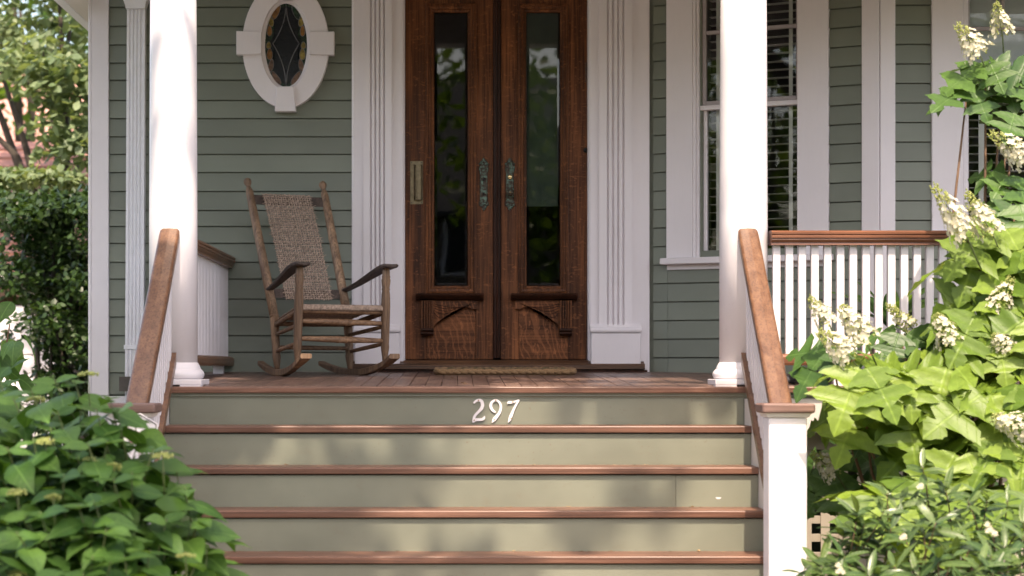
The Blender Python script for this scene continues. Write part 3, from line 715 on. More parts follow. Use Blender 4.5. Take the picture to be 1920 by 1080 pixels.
# columns
def column(cx, label):
    cy = 10.2; t = thing('porch_column', label, 'column', (cx, cy, floor_z(cy)), 'round white porch columns')
    zb, zp = -.004, .036
    bm = bmesh.new(); h = .163
    bm_box(bm, (cx - h, cx + h), (cy - h + .005, cy + h), (zb + .012, zp), .003)
    for sx in (-1, 1):
        for sy in (-1, 1): bm_box(bm, (min(cx + sx * (h - .001), cx + sx * .055), max(cx + sx * (h - .001), cx + sx * .055)), (min(cy + sy * (h - .006), cy + sy * .06), max(cy + sy * (h - .006), cy + sy * .06)), (zb, zb + .013))
    finish_bm(bm, 'plinth', M['white_worn'], t)
    lathe('base', [(0, .142), (.08, .152), (.25, .158), (.42, .155), (.55, .146), (.62, .139), (.64, .139), (.72, .137), (.9, .129), (1, .1235)], (cx, cy, zp), (cx, cy, zp + .085), M['white_worn'], t, 48)
    lathe('shaft', [(0, .1225), (.3, .122), (.65, .119), (1, .113)], (cx, cy, zp + .085), (cx, cy, CZ - .33), M['white_worn'], t, 64)
column(X(325, 10.2), 'white round porch column beside the rocking chair')
column(X(1394, 10.2), 'white round porch column in front of the tall window')

# ------------------------------------------------------------------ front steps
RISE, RUN = .190, .235
steps = thing('front_steps', 'wide front steps with red-brown treads and sage green risers', 'steps', (0, 8.6, GZ))
SL, SR = -1.455, 1.425
for k in range(0, 7):
    D = 10 - RUN * k; zt_ = -RISE * k
    if k: prism('tread', nosing_prof(D, zt_, .033, RUN + .02), SL, SR, lambda a, b, c: (c, a, b), M['tread'], steps)
    top = zt_ - (.0385 if k else .058); bot = -RISE * (k + 1) - .001
    if k == 6: bot = GZ
    jx = {2: [X(1268, D)]}.get(k, [])
    cuts = [SL] + jx + [SR]                   # risers pieced from two boards where a joint shows
    for a_, b_ in zip(cuts, cuts[1:]): box('riser', (a_ + .0006, b_ - .0006), (D + (.018 if k else .026), D + .04), (bot, top), M['riser'], steps, .0008)
for s, xx in ((-1, SL - .041), (1, SR + .001)):
    pts = [(10.02, GZ + .002), (10.02, -.06), (9.9, -.06), (8.75, -.06 - 1.15 * RISE / RUN), (8.62, GZ + .002)]
    prism('side_panel', pts, xx, xx + .04, lambda a, b, c: (c, a, b), M['beam'], steps)
# brass-coloured screws and small chips come with the numerals
def numeral(name, label, strokes, x0, scr):
    # strokes: list of centre-line points (x, z, half width) in pixel units of the enlarged reference, swept into a flat plate
    D = 10.022; y1, y0 = D + .004, D - .003
    t = thing(name, label, 'house number', (X(x0, D), D, Z(796, D)), None)
    conv = lambda p: (X(860 + p[0] / 12.8, D), Z(730 + p[1] / 12.8, D))
    sc_ = D / F / 12.8
    bm = bmesh.new()
    for st in strokes:
        pts = []
        n = len(st)
        def cr(i): return st[max(0, min(n - 1, i))]
        dense = []
        for i in range(n - 1):
            for q in range(5):
                u = q / 5; p0, p1, p2, p3 = cr(i - 1), cr(i), cr(i + 1), cr(i + 2)
                dense.append(tuple(.5 * ((2 * p1[k]) + (p2[k] - p0[k]) * u + (2 * p0[k] - 5 * p1[k] + 4 * p2[k] - p3[k]) * u * u + (3 * p1[k] - p0[k] - 3 * p2[k] + p3[k]) * u ** 3) for k in range(3)))
        dense.append(st[-1])
        L, Rr = [], []
        for i, p in enumerate(dense):
            a = dense[max(0, i - 1)]; b = dense[min(len(dense) - 1, i + 1)]
            dx, dz = b[0] - a[0], b[1] - a[1]; l = math.hypot(dx, dz) or 1; nx, nz = -dz / l, dx / l; w = max(p[2] * .86, 1)
            L.append(conv((p[0] + nx * w, p[1] + nz * w))); Rr.append(conv((p[0] - nx * w, p[1] - nz * w)))
        va = [[bm.verts.new((q[0], y0, q[1])) for q in L], [bm.verts.new((q[0], y0, q[1])) for q in Rr], [bm.verts.new((q[0], y1, q[1])) for q in L], [bm.verts.new((q[0], y1, q[1])) for q in Rr]]
        for i in range(len(L) - 1):
            bm.faces.new([va[0][i], va[0][i + 1], va[1][i + 1], va[1][i]]); bm.faces.new([va[0][i], va[2][i], va[2][i + 1], va[0][i + 1]]); bm.faces.new([va[1][i], va[1][i + 1], va[3][i + 1], va[3][i]])
        for i in (0, -1): bm.faces.new([va[0][i], va[1][i], va[3][i], va[2][i]])
        y0 -= .0007
    finish_bm(bm, 'digit', M['white'], t)
    for a, b in scr:
        q = conv((a, b)); lathe('screw', [(0, .0038), (.6, .0034), (1, .002)], (q[0], D - .0025, q[1]), (q[0], D - .0065, q[1]), M['rust'], t, 8)
M['rust'] = plain('rusty_screw', (.42, .22, .09), .6, 0, .3)
numeral('house_number', 'white numeral 2, first of the house digits on top riser', [[(365, 335, 24), (400, 290, 30), (470, 258, 34), (545, 285, 44), (572, 370, 46), (545, 460, 44), (470, 545, 36), (400, 620, 34), (365, 700, 36), (345, 800, 20)], [(352, 790, 22), (400, 735, 38), (480, 728, 36), (560, 722, 36), (605, 690, 34), (625, 640, 10)]], 900, [(478, 262), (372, 740)])
numeral('house_number', 'white numeral 9, middle of the house digits on top riser', [[(890, 545, 16), (850, 530, 28), (800, 480, 38), (768, 400, 40), (790, 320, 36), (840, 275, 30), (900, 262, 28), (965, 300, 30), (1008, 380, 32), (1005, 480, 34), (965, 580, 38), (905, 660, 44), (850, 725, 48), (800, 800, 8)]], 928, [(890, 262), (852, 722)])
numeral('house_number', 'white numeral 7, last of the house digits on top riser', [[(1170, 345, 8), (1200, 315, 36), (1260, 312, 34), (1330, 300, 26), (1400, 275, 22), (1452, 255, 12)], [(1448, 262, 18), (1395, 340, 26), (1340, 440, 30), (1290, 550, 36), (1250, 650, 44), (1225, 720, 40), (1188, 795, 6)]], 958, [(1300, 300), (1255, 695)])

rj = random.Random(17); v, f = [], []
for k in range(330):
    st = rj.choice((0, 1, 2, 2, 3, 3, 3, 4, 4, 4)); D = 10 - RUN * st; x = rj.uniform(SL + .05, SR - .06)
    y = D + RUN + .014 - abs(rj.gauss(0, .035)) if st else D + rj.uniform(.02, 1.2)
    z = -RISE * st + .0008 if st else floor_z(y) + .0012
    r = rj.uniform(.002, .006) if rj.random() < .85 else rj.uniform(.006, .013); a0 = rj.random() * 6; b = len(v); n = rj.choice((3, 4, 5))
    for q in range(n): a = a0 + 2 * math.pi * q / n; v.append((x + r * math.cos(a) * rj.uniform(.6, 1.6), y + r * .7 * math.sin(a), z + rj.random() * r * .7))
    f.append(tuple(range(b, b + n)))
tag(mk('leaf_litter', v, f, leafmat('dry_leaf_bits', (.10, .055, .025), (.42, .30, .17), .8, .1, 0, island=True)), 'small dry leaf bits scattered over the treads', 'leaf litter', kind='stuff')
D = 10 - RUN * 2 + .0174
pts = [(1.235 + .012 * math.cos(a) * (1 + .3 * math.sin(3 * a)), Z(934, D) + .006 * math.sin(a) * (1 + .3 * math.cos(2 * a))) for a in [i * .45 for i in range(14)]]
bm = bmesh.new(); fc = bm.faces.new([bm.verts.new((a, D, b)) for a, b in pts]); bmesh.ops.triangulate(bm, faces=[fc]); finish_bm(bm, 'paint_chip', M['white'], steps)

# ------------------------------------------------------------------ railings
RS = RISE / RUN * 1.01
def rail_section(w, h, r=.018):               # rounded-top handrail section (x, z) about centre-top
    pts = [(-w / 2 + .006, -h), (-w / 2, -h + .010), (-w / 2, -r)]
    for k in range(1, 6): a = math.pi / 2 * k / 6; pts.append((-w / 2 + r * (1 - math.cos(a)), -r + r * math.sin(a)))
    pts += [(-w / 2 + r, 0), (0, .003), (w / 2 - r, 0)]
    for k in range(1, 6): a = math.pi / 2 * (1 - k / 6); pts.append((w / 2 - r * (1 - math.cos(a)), -r + r * math.sin(a)))
    pts += [(w / 2, -r), (w / 2, -h + .010), (w / 2 - .006, -h)]
    return pts
def stair_rail(cx, s, label):
    NY = 8.93
    t = thing('stair_railing', label, 'railing', (cx, NY, GZ), 'stair railings')
    yt, yb = 10.085, NY + .075
    zt_ = Z(431, 10.07); top = lambda y: zt_ - (10.07 - y) * RS
    rs = rail_section(.103, .062)
    # handrail with eased upper corners
    secs = []
    for y, sh in ((yb, 1), (9.6, 1), (yt - .03, 1), (yt - .008, .97), (yt, .88)):
        secs.append([(cx + a * sh, y, top(min(y, yt - .004)) + b) for a, b in rs])
    v = [p for q in secs for p in q]; n = len(rs); f = []
    for j in range(len(secs) - 1):
        for i in range(n): f.append((j * n + i, j * n + (i + 1) % n, (j + 1) * n + (i + 1) % n, (j + 1) * n + i))
    f.append(tuple(range(n))[::-1]); f.append(tuple(range((len(secs) - 1) * n, len(secs) * n)))
    bm = bmesh.new(); vv = [bm.verts.new(p) for p in v]
    for q in f: bm.faces.new([vv[i] for i in q])
    finish_bm(bm, 'handrail', M['rail'], t)
    btop = lambda y: Z(664, 10.02) - (10.02 - y) * RS
    ytb = 10.03
    prism('bottom_rail', [(ytb, btop(ytb)), (yb, btop(yb)), (yb, btop(yb) - .058), (ytb, btop(ytb) - .058)], cx - .040, cx + .040, lambda a, b, c: (c, a, b), M['rail'], t)
    y = ytb - .035
    while y > yb + .02:
        h = .018
        v = [(cx + a * h, y + b * h, (btop(y + b * h) - .002) if e == 0 else (top(y + b * h) - .060)) for e in (0, 1) for a, b in ((-1, -1), (1, -1), (1, 1), (-1, 1))]
        mk('baluster', v, [(0, 1, 5, 4), (1, 2, 6, 5), (2, 3, 7, 6), (3, 0, 4, 7), (3, 2, 1, 0), (4, 5, 6, 7)], M['white'], t); y -= .0645
    # newel post
    hw = .084; zc = Z(757, NY - .1)
    nw = box('newel_post', (cx - hw, cx + hw), (NY - hw, NY + hw), (GZ, zc - .062), M['white'], t, .005)
    tag(nw)
    v, f = [], []
    for z, w in ((zc - .0615, .086), (zc - .058, .094), (zc - .048, .098), (zc - .042, .104)):
        for a, b in ((-1, -1), (1, -1), (1, 1), (-1, 1)): v.append((cx + a * w, NY + b * w, z))
    for j in range(3):
        for i in range(4): f.append((j * 4 + i, j * 4 + (i + 1) % 4, j * 4 + 4 + (i + 1) % 4, j * 4 + 4 + i))
    f += [(3, 2, 1, 0), (12, 13, 14, 15)]
    mk('newel_moulding', v, f, M['beam'], nw)
    bm = bmesh.new(); bm_box(bm, (cx - .116, cx + .116), (NY - .116, NY + .116), (zc - .0415, zc), .007); finish_bm(bm, 'newel_cap', wood_cap, nw)
wood_cap = wood('weathered_cap_wood', (.14, .075, .06), (.25, .15, .125), 'x', .55, 22, .08)
stair_rail(-1.461, -1, 'stair railing on the left, running down into the leafy bush')
stair_rail(1.452, 1, 'sunlit stair railing on the right ending at the white newel post')
def top_rail_prof():
    z = .0; pts = []
    w = .062
    side = [(w - .012, 0), (w, -.008), (w, -.018), (w - .006, -.021), (w - .001, -.026), (w - .001, -.036), (w - .008, -.040), (w - .006, -.046), (w - .012, -.056), (w - .018, -.060), (w - .016, -.072)]
    return [(-a, b) for a, b in side[::-1]] + [(0, .003)] + side
def porch_rail(p0, p1, label, ztop, group='porch railings'):
    p0, p1 = Vector(p0), Vector(p1); d = (p1 - p0); L = d.length; d /= L; nrm = Vector((d.y, -d.x, 0))
    t = thing('porch_railing', label, 'railing', (p0 + p1) / 2 + Vector((0, 0, floor_z((p0.y + p1.y) / 2))), group)
    g = lambda a, b, c: p0 + d * c + nrm * a + Vector((0, 0, b))
    mt = M['rail_x'] if abs(d.x) > .5 else M['rail']
    prism('top_rail', [(a, ztop + b) for a, b in top_rail_prof()], 0, L, g, mt, t)
    zb = .165
    prism('bottom_rail', [(-.05, zb - .058), (-.055, zb - .045), (-.055, zb - .016), (-.045, zb - .006), (-.03, zb), (.03, zb), (.045, zb - .006), (.055, zb - .016), (.055, zb - .045), (.05, zb - .058)], 0, L, g, mt, t)
    n = int(L / .0636); h = .019
    bm = bmesh.new(); bm_box(bm, (-h, h), (-h, h), (zb - .002, ztop - .068), .003)
    for v in bm.verts: v.co = Matrix.Rotation(math.atan2(d.y, d.x), 3, 'Z') @ v.co
    bm.normal_update(); me = bpy.data.meshes.new('baluster'); bm.to_mesh(me); bm.free(); me.materials.append(M['white'])
    for i in range(n):
        q = p0 + d * ((i + .5) * L / n); share('baluster', me, t, (q.x, q.y, 0))
    for c in (.35, L - .35): prism('rail_foot', [(-.03, floor_z((p0 + d * c).y) - .001), (.03, floor_z((p0 + d * c).y) - .001), (.03, zb - .059), (-.03, zb - .059)], c - .03, c + .03, g, M['white_worn'], t)
porch_rail((1.575, 10.16, 0), (4.3, 10.16, 0), 'sunlit white baluster porch railing behind the hydrangea', Z(432, 10.1))
porch_rail((-1.462, 10.33, 0), (-1.462, DW - .02, 0), 'white baluster side railing between left column and house wall', Z(432, 10.1))

# ------------------------------------------------------------------ rocking chair
CA = R(26); CO = Vector((-.675, 11.47, 0))
lat_ = Vector((math.cos(CA), math.sin(CA), 0)); bk_ = Vector((-math.sin(CA), math.cos(CA), 0))
FZ = floor_z(11.65)
def C(x, y, z): return CO + lat_ * x + bk_ * y + Vector((0, 0, z))
ch = thing('rocking_chair', 'weathered wooden rocking chair with woven cane seat and back', 'chair', C(0, .25, FZ))
fw_, bwid = .272, .232
def fleg(s): return C(s * fw_, 0.01, .122), C(s * fw_ * .985, -.02, .672)
for s in (-1, 1):
    a, b = fleg(s)
    lathe('front_leg', [(0, .013), (.06, .016), (.13, .022), (.17, .0245), (.20, .023), (.4, .0255), (.6, .027), (.72, .025), (.76, .0215), (.775, .0245), (.79, .0215), (.83, .0245), (.87, .027), (.895, .0225), (.905, .026), (.92, .0225), (.96, .022), (1, .018)], a, b, M['chair'], ch, 16)
    # rear post bends a little at the seat: foot, then post
    f0, f1, f2 = C(s * bwid, .43, .078), C(s * bwid * 1.01, .475, .40), C(s * bwid * 1.06, .885, 1.195)
    lathe('rear_leg', [(0, .014), (.10, .018), (.22, .024), (.27, .0255), (.32, .023), (.7, .026), (1.02, .027)], f0, f1, M['chair'], ch, 16)
    dirp = (f2 - f1).normalized()
    lathe('back_post', [(0, .027), (.3, .0275), (.8, .025), (.955, .0235), (.975, .020), (1, .013)], f1 - dirp * .012, f2, M['chair'], ch, 16)
    lathe('finial', [(0, .0135), (.10, .0125), (.2, .015), (.38, .0215), (.6, .0245), (.8, .0205), (.93, .011), (1, .003)], f2 - dirp * .002, f2 + dirp * .062, M['chair'], ch, 16)
    # rocker: curved tapered plank, deeper in the middle
    pts = []
    N = 22
    y_a, y_b = -.13, .80
    rock = []
    for i in range(N + 1):
        t = i / N; y = y_a + (y_b - y_a) * t
        zc = FZ + ((y - .36) ** 2) * (.42 if y < .36 else .32)
        if t < .12: zc += (.12 - t) * .0
        h = .040 - .012 * abs(2 * t - 1) ** 2; hw = .021 + (.012 * max(0, 1 - t * 6))
        rock.append((y, zc, zc + h, hw))
    v, f = [], []
    for y, z0, z1, hw in rock:
        for a, b in ((-hw, z0 + .004), (-hw + .004, z0), (hw - .004, z0), (hw, z0 + .004), (hw, z1 - .005), (hw - .005, z1), (-hw + .005, z1), (-hw, z1 - .005)): v.append(C(s * (fw_ + (bwid - fw_) * max(0, y) / .43) + a, y, b))
    for j in range(N):
        for i in range(8): f.append((j * 8 + i, j * 8 + (i + 1) % 8, (j + 1) * 8 + (i + 1) % 8, (j + 1) * 8 + i))
    f.append(tuple(range(8))[::-1]); f.append(tuple(range(N * 8, N * 8 + 8)))
    mk('rocker', v, f, M['chair_x'] if False else M['chair'], ch)
    # arm: paddle widening and rising to the front
    sec = []
    apts = [(.575, .556, .020), (.50, .568, .022), (.36, .595, .027), (.2, .635, .036), (.06, .668, .046), (-.02, .680, .052), (-.07, .684, .050), (-.10, .683, .038), (-.112, .681, .015)]
    v, f = [], []
    for y, z, w in apts:
        xo = s * (bwid * 1.03 + (fw_ * 1.0 - bwid * 1.03) * min(1, (.575 - y) / .5)); th = .011 if y > -.09 else .008
        for a, b in ((-w, z - .002), (-w + .006, z - th), (w - .006, z - th), (w, z - .002), (w, z + .003), (w - .008, z + th - .002), (-w + .008, z + th - .002), (-w, z + .003)): v.append(C(xo + a, y, b))
    n = len(apts)
    for j in range(n - 1):
        for i in range(8): f.append((j * 8 + i, (j + 1) * 8 + i, (j + 1) * 8 + (i + 1) % 8, j * 8 + (i + 1) % 8))
    f.append(tuple(range(8))); f.append(tuple(range((n - 1) * 8, n * 8))[::-1])
    mk('arm', v, f, M['arm'], ch, False)
    for z, r in ((.335, .0125), (.235, .0125)):
        lathe('side_stretcher', [(0, r * .8), (.3, r), (.7, r), (1, r * .8)], C(s * fw_, .01, z), C(s * bwid, .455, z - .045), M['chair_x'], ch, 10)
for z in (.362, .262):
    lathe('front_stretcher', [(0, .012), (.12, .0145), (.4, .0185), (.44, .0185), (.445, .021), (.46, .021), (.465, .019), (.535, .019), (.54, .021), (.555, .021), (.56, .0185), (.6, .0185), (.88, .0145), (1, .012)], C(-fw_, 0.005, z), C(fw_, 0.005, z - .012), M['chair_x'], ch, 14)
lathe('rear_stretcher', [(0, .012), (.5, .014), (1, .012)], C(-bwid, .44, .215), C(bwid, .44, .21), M['chair_x'], ch, 10)
# seat rails
SZ = .452
def seat_pt(u, w, dz=0):                      # u -1..1 across, w 0 front..1 back
    hw = fw_ + (bwid - fw_) * w - .012 if True else 0
    return C(u * hw, .0 + .465 * w, SZ - .075 * w - .012 * math.sin(math.pi * w) * (1 - u * u) + dz)
lathe('seat_rail', [(0, .015), (.5, .017), (1, .015)], C(-fw_, .0, SZ - .034), C(fw_, .0, SZ - .036), M['chair_x'], ch, 12)
lathe('seat_rail', [(0, .014), (.5, .016), (1, .014)], C(-bwid, .465, SZ - .098), C(bwid, .465, SZ - .098), M['chair_x'], ch, 12)
for s in (-1, 1): lathe('seat_rail', [(0, .014), (.5, .016), (1, .014)], C(s * fw_, .0, SZ - .034), C(s * bwid, .465, SZ - .105), M['chair_x'], ch, 12)
def woven(name, pt, nu, nw, strand_w, strand_u, amp, parent, mat, jitter=0):
    rj = random.Random(7); v, f = [], []
    def ribbon(P_, width_dir, w, nrm):
        base = len(v); n = len(P_)
        for p, nn, wd in zip(P_, nrm, width_dir):
            for a, b in ((-.5, 0), (0, 1), (.5, 0), (0, -1)): v.append(p + wd * (a * w) + nn * (b * w * .28))
        for j in range(n - 1):
            for i in range(4): f.append((base + j * 4 + i, base + j * 4 + (i + 1) % 4, base + (j + 1) * 4 + (i + 1) % 4, base + (j + 1) * 4 + i))
    def frame(u, w):
        e = .01; du = (pt(u + e, w) - pt(u - e, w)).normalized(); dw = (pt(u, w + e) - pt(u, w - e)).normalized(); return du, dw, du.cross(dw).normalized()
    for i in range(nu):                       # long strands
        u = -1 + 2 * (i + .5) / nu; Ps, Ws, Ns = [], [], []
        m = nw + 1
        for j in range(m):
            w = j / nw; du, dw, n = frame(u, w); sgn = 1 if (i + j) % 2 else -1
            Ps.append(pt(u + rj.uniform(-jitter, jitter), w) + n * (amp * sgn)); Ws.append(du); Ns.append(n)
        ribbon(Ps, Ws, strand_u, Ns)
    for j in range(nw):                       # cross strands
        w = (j + .5) / nw; Ps, Ws, Ns = [], [], []
        jj = rj.uniform(-jitter, jitter) * .4
        for i in range(nu + 1):
            u = -1 + 2 * i / nu; du, dw, n = frame(max(-.99, min(.99, u)), w); sgn = -1 if (i + j) % 2 else 1
            Ps.append(pt(u * (1 + rj.uniform(0, .03 if i in (0, nu) else 0)), min(1, max(0, w + jj))) + n * (amp * sgn)); Ws.append(dw); Ns.append(n)
        ribbon(Ps, Ws, strand_w, Ns)
    return mk(name, v, f, mat, parent, True)
woven('woven_seat', lambda u, w: seat_pt(u, w, 0), 34, 40, .0118, .013, .0026, ch, M['wicker'], .006)
# cane wrapped over the front rail
v, f = [], []
for i in range(52):
    xx = -fw_ + .03 + (2 * fw_ - .06) * i / 51; pts = [C(xx, .0 - .021 * math.cos(a), SZ - .020 + .021 * math.sin(a)) for a in [math.pi * (k / 6) - .6 for k in range(7)]]
    tv, tf_ = tube_data(pts, .0046, 5, len(v)); v += tv; f += tf_
mk('cane_wrap', v, f, M['wicker'], ch, True)
# back: two slats and woven panel
def bpost(s, z):
    t = (z - .40) / (1.195 - .40); return C(s * bwid * (1.01 + .05 * t), .475 + .41 * t, z)
for z0, z1 in ((1.085, 1.145), (.51, .565)):
    v = []
    for q in range(7):
        u = -1 + 2 * q / 6
        for z in (z0, z1):
            a = bpost(u, z) if False else bpost(-1, z).lerp(bpost(1, z), (u + 1) / 2) + bk_ * (.020 * (1 - u * u))
            for dy in (-.008, .008): v.append(a + bk_ * dy)
    f = []
    for q in range(6):
        o = q * 4; f += [(o, o + 4, o + 6, o + 2), (o + 1, o + 3, o + 7, o + 5), (o, o + 1, o + 5, o + 4), (o + 2, o + 6, o + 7, o + 3)]
    f += [(0, 2, 3, 1), (24, 25, 27, 26)]
    mk('back_slat', v, f, M['arm'], ch)
def back_pt(u, w):
    z = .50 + (1.155 - .50) * w; l, r = bpost(-1, z), bpost(1, z)
    t = .165 + (.80 - .165) * (u + 1) / 2 + .03 * (1 - w); uu = 2 * t - 1
    return l.lerp(r, t) + bk_ * (.020 * (1 - uu * uu) - .014 - .012 * math.sin(math.pi * w))
woven('woven_back', back_pt, 20, 50, .0085, .0092, .0036, ch, M['wicker'], .012)
rj = random.Random(3); v, f = [], []
for i in range(46):                           # frayed cane ends along the sides
    s = rj.choice((-1, 1)); w = rj.random(); p = back_pt(s * 1.0, w); q = p + lat_ * s * rj.uniform(.006, .02) + Vector((0, 0, rj.uniform(-.008, .012))) - bk_ * rj.uniform(0, .008)
    tv, tf_ = tube_data([p, q], [.002, .001], 4, len(v)); v += tv; f += tf_
tag(mk('frayed_cane', v, f, M['wicker'], ch), kind='stuff')
# ------------------------------------------------------------------ doormat
mx0, mx1 = X(813, 11.82), X(1083, 11.82); my0, my1 = 11.82, 12.26
mt = thing('doormat', 'thin coir doormat with faint green print before the double doors', 'doormat', ((mx0 + mx1) / 2, 12.04, floor_z(12.04)))
def rrect(x0, x1, y0, y1, r, n=6):
    pts = []
    for cx, cy, a0 in ((x1 - r, y1 - r, 0), (x0 + r, y1 - r, 90), (x0 + r, y0 + r, 180), (x1 - r, y0 + r, 270)):
        for k in range(n + 1): a = R(a0 + 90 * k / n); pts.append((cx + r * math.cos(a), cy + r * math.sin(a)))
    return pts
pts = rrect(mx0 + .012, mx1 - .012, my0 + .012, my1 - .012, .06); fz = lambda y: floor_z(y) + .0005
prism('mat_body', pts, .0, .032, lambda a, b, c: (a, b, fz(b) + c), M['coir'], mt)
rp = rrect(mx0 + .012, mx1 - .012, my0 + .012, my1 - .012, .06); braid_v, braid_f = [], []
dense = []
for i in range(len(rp)):
    a, b = Vector(rp[i]), Vector(rp[(i + 1) % len(rp)]); n = max(1, int((b - a).length / .012))
    for k in range(n): dense.append(a.lerp(b, k / n))
for ph in (0, 1):                             # two twisted strands form the braided rim
    L = []
    for i, p in enumerate(dense + dense[:1]):
        an = i * .9 + ph * math.pi; L.append((p.x, p.y + .004 * math.cos(an), fz(p.y) + .020 + .006 * math.sin(an)))
    tv, tf_ = tube_data(L, .0135, 5, len(braid_v)); braid_v += tv; braid_f += tf_
mk('braided_rim', braid_v, braid_f, M['coir'], mt, True)
rj = random.Random(5); v, f = [], []
for i in range(90):
    x = rj.uniform(mx0 + .07, mx1 - .06); y = rj.uniform(my0 + .06, my1 - .05); r = rj.uniform(.008, .02); b = len(v); a0 = rj.random() * 6
    for k in range(5): a = a0 + 2 * math.pi * k / 5; v.append((x + r * math.cos(a) * rj.uniform(.6, 1.3), y + r * math.sin(a), fz(y) + .0328 + .002 * (k % 2)))
    f.append(tuple(range(b, b + 5)))
tag(mk('leaf_print', v, f, M['mat_green'], mt), kind='stuff')

# ------------------------------------------------------------------ small things on the porch behind the right railing
M['shoe'] = plain('dark_shoe', (.03, .03, .04), .6); M['red'] = plain('red_cloth', (.35, .02, .03), .6)
M['pot'] = plain('grey_pot', (.11, .10, .11), .5)
def shoe(x, y, rz, label, lining):
    t = thing('shoe', label, 'shoe', (x, y, floor_z(y)), 'shoes on the porch')
    Mx = Matrix.Translation((x, y, floor_z(y))) @ Matrix.Rotation(rz, 4, 'Z')
    st = [(-.13, .028, .02, .085), (-.11, .038, .0, .095), (-.05, .037, 0, .085), (.02, .038, 0, .06), (.08, .045, 0, .045), (.12, .036, .0, .035), (.14, .018, .004, .022)]
    v, f = [], []
    for xx, w, z0, z1 in st:
        for a, b in ((-w, z0), (w, z0), (w, z0 + (z1 - z0) * .6), (w * .55, z1), (-w * .55, z1), (-w, z0 + (z1 - z0) * .6)): v.append(Mx @ Vector((xx, a, b)))
    for j in range(len(st) - 1):
        for i in range(6): f.append((j * 6 + i, j * 6 + (i + 1) % 6, (j + 1) * 6 + (i + 1) % 6, (j + 1) * 6 + i))
    f.append(tuple(range(6))[::-1]); f.append(tuple(range(36, 42)))
    mk('upper', v, f, M['shoe'], t, True)
    bm = bmesh.new(); bm_box(bm, (-.085, -.02), (-.022, .022), (.078, .096), .008); finish_bm(bm, 'lining', lining, t, tf=lambda c: Mx @ c)
shoe(X(1512, 10.45), 10.45, R(200), 'dark shoe with red lining on porch floor by the railing', M['red'])
shoe(X(1535, 10.62), 10.62, R(215), 'plain dark shoe beside the red-lined shoe on the porch', M['shoe'])
pot = thing('plant_pot', 'grey pot with a drooping green plant behind the right railing', 'potted plant', (X(1668, 11.3), 11.3, floor_z(11.3)))
lathe('pot', [(0, .10), (.9, .145), (.91, .155), (1, .155), (.99, .14), (.9, .13)], (X(1668, 11.3), 11.3, floor_z(11.3)), (X(1668, 11.3), 11.3, floor_z(11.3) + .27), M['pot'], pot, 28)

# ------------------------------------------------------------------ foliage
def leaf_mesh(name, half, mat, fold=.25, droop=.18, wave=.03, seed=0, twist=0):
    rj = random.Random(seed); v, f, uv = [], [], []
    n = len(half)
    for i, (x, y) in enumerate(half):
        wv = rj.uniform(-wave, wave); wv2 = rj.uniform(-wave, wave)
        zc = -droop * y * y
        v += [(-x, y + rj.uniform(-.008, .008), zc + fold * x * (1 - .4 * x) + wv - droop * 1.1 * x * x), (0, y, zc), (x, y + rj.uniform(-.008, .008), zc + fold * x * (1 - .4 * x) + wv2 - droop * 1.1 * x * x)]
        uv += [(-x, y), (0, y), (x, y)]
    for i in range(n - 1):
        a, b = i * 3, (i + 1) * 3
        f += [(a, a + 1, b + 1, b), (a + 1, a + 2, b + 2, b + 1)]
    return v, f, uv
OAK = [(.012, 0), (.10, .01), (.19, .03), (.25, .07), (.33, .09), (.36, .13), (.45, .165), (.50, .245), (.40, .26), (.33, .295), (.24, .31), (.085, .40), (.17, .41), (.26, .40), (.33, .43), (.42, .44), (.48, .50), (.58, .575), (.47, .59), (.39, .625), (.28, .635), (.085, .71), (.14, .74), (.19, .77), (.165, .815), (.18, .845), (.11, .90), (.085, .94), (.004, 1)]
OVATE = [(.01, 0), (.14, .06), (.25, .16), (.31, .28), (.325, .40), (.29, .54), (.215, .68), (.13, .81), (.05, .92), (.003, 1)]
NARROW = [(.01, 0), (.07, .1), (.115, .28), (.13, .48), (.115, .66), (.07, .85), (.003, 1)]
def orient(d, up, roll=0):
    d = d.normalized(); x = d.cross(up)
    if x.length < 1e-3: x = d.cross(Vector((1, 0, 0)))
    x.normalize(); z = x.cross(d); m = Matrix((x, d, z)).transposed()
    return (m @ Matrix.Rotation(roll, 3, 'Y')).to_4x4()
M['oakleaf'] = leafmat('oakleaf_hydrangea_leaf', (.085, .158, .018), (.200, .292, .036), .45, .32, .22)
M['oakleaf2'] = leafmat('oakleaf_hydrangea_leaf_shaded', (.035, .088, .018), (.080, .160, .030), .45, .24, .2)  # darker copy of the leaf colour, stands in for depth shading
M['bushleaf'] = leafmat('smooth_hydrangea_leaf', (.048, .125, .026), (.125, .245, .052), .40, .40, .30)
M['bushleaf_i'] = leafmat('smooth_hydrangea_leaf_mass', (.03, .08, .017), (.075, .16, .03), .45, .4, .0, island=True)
M['narrowleaf'] = leafmat('narrow_shrub_leaf', (.04, .085, .022), (.12, .18, .055), .28, .25, .25)
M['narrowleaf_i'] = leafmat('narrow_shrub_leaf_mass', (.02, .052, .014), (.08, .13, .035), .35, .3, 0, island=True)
M['stem'] = plain('green_stem', (.10, .13, .04), .6); M['stem_brown'] = plain('brown_stem', (.14, .075, .04), .7)
M['petal'] = leafmat('cream_petal', (.52, .49, .34), (.70, .66, .55), .6, .3, 0, island=True, tcol=(1, 1, .9))
M['bud'] = leafmat('green_bud', (.28, .33, .09), (.50, .52, .20), .6, .25, 0, island=True)
def leaf_datas(nm, half, mat, specs):
    out = []
    for i, (fo, dr, wv) in enumerate(specs):
        v, f, uv = leaf_mesh(nm, half, mat, fo, dr, wv, i); out.append(mesh_data('leaf', v, f, mat, True, uv))
    return out
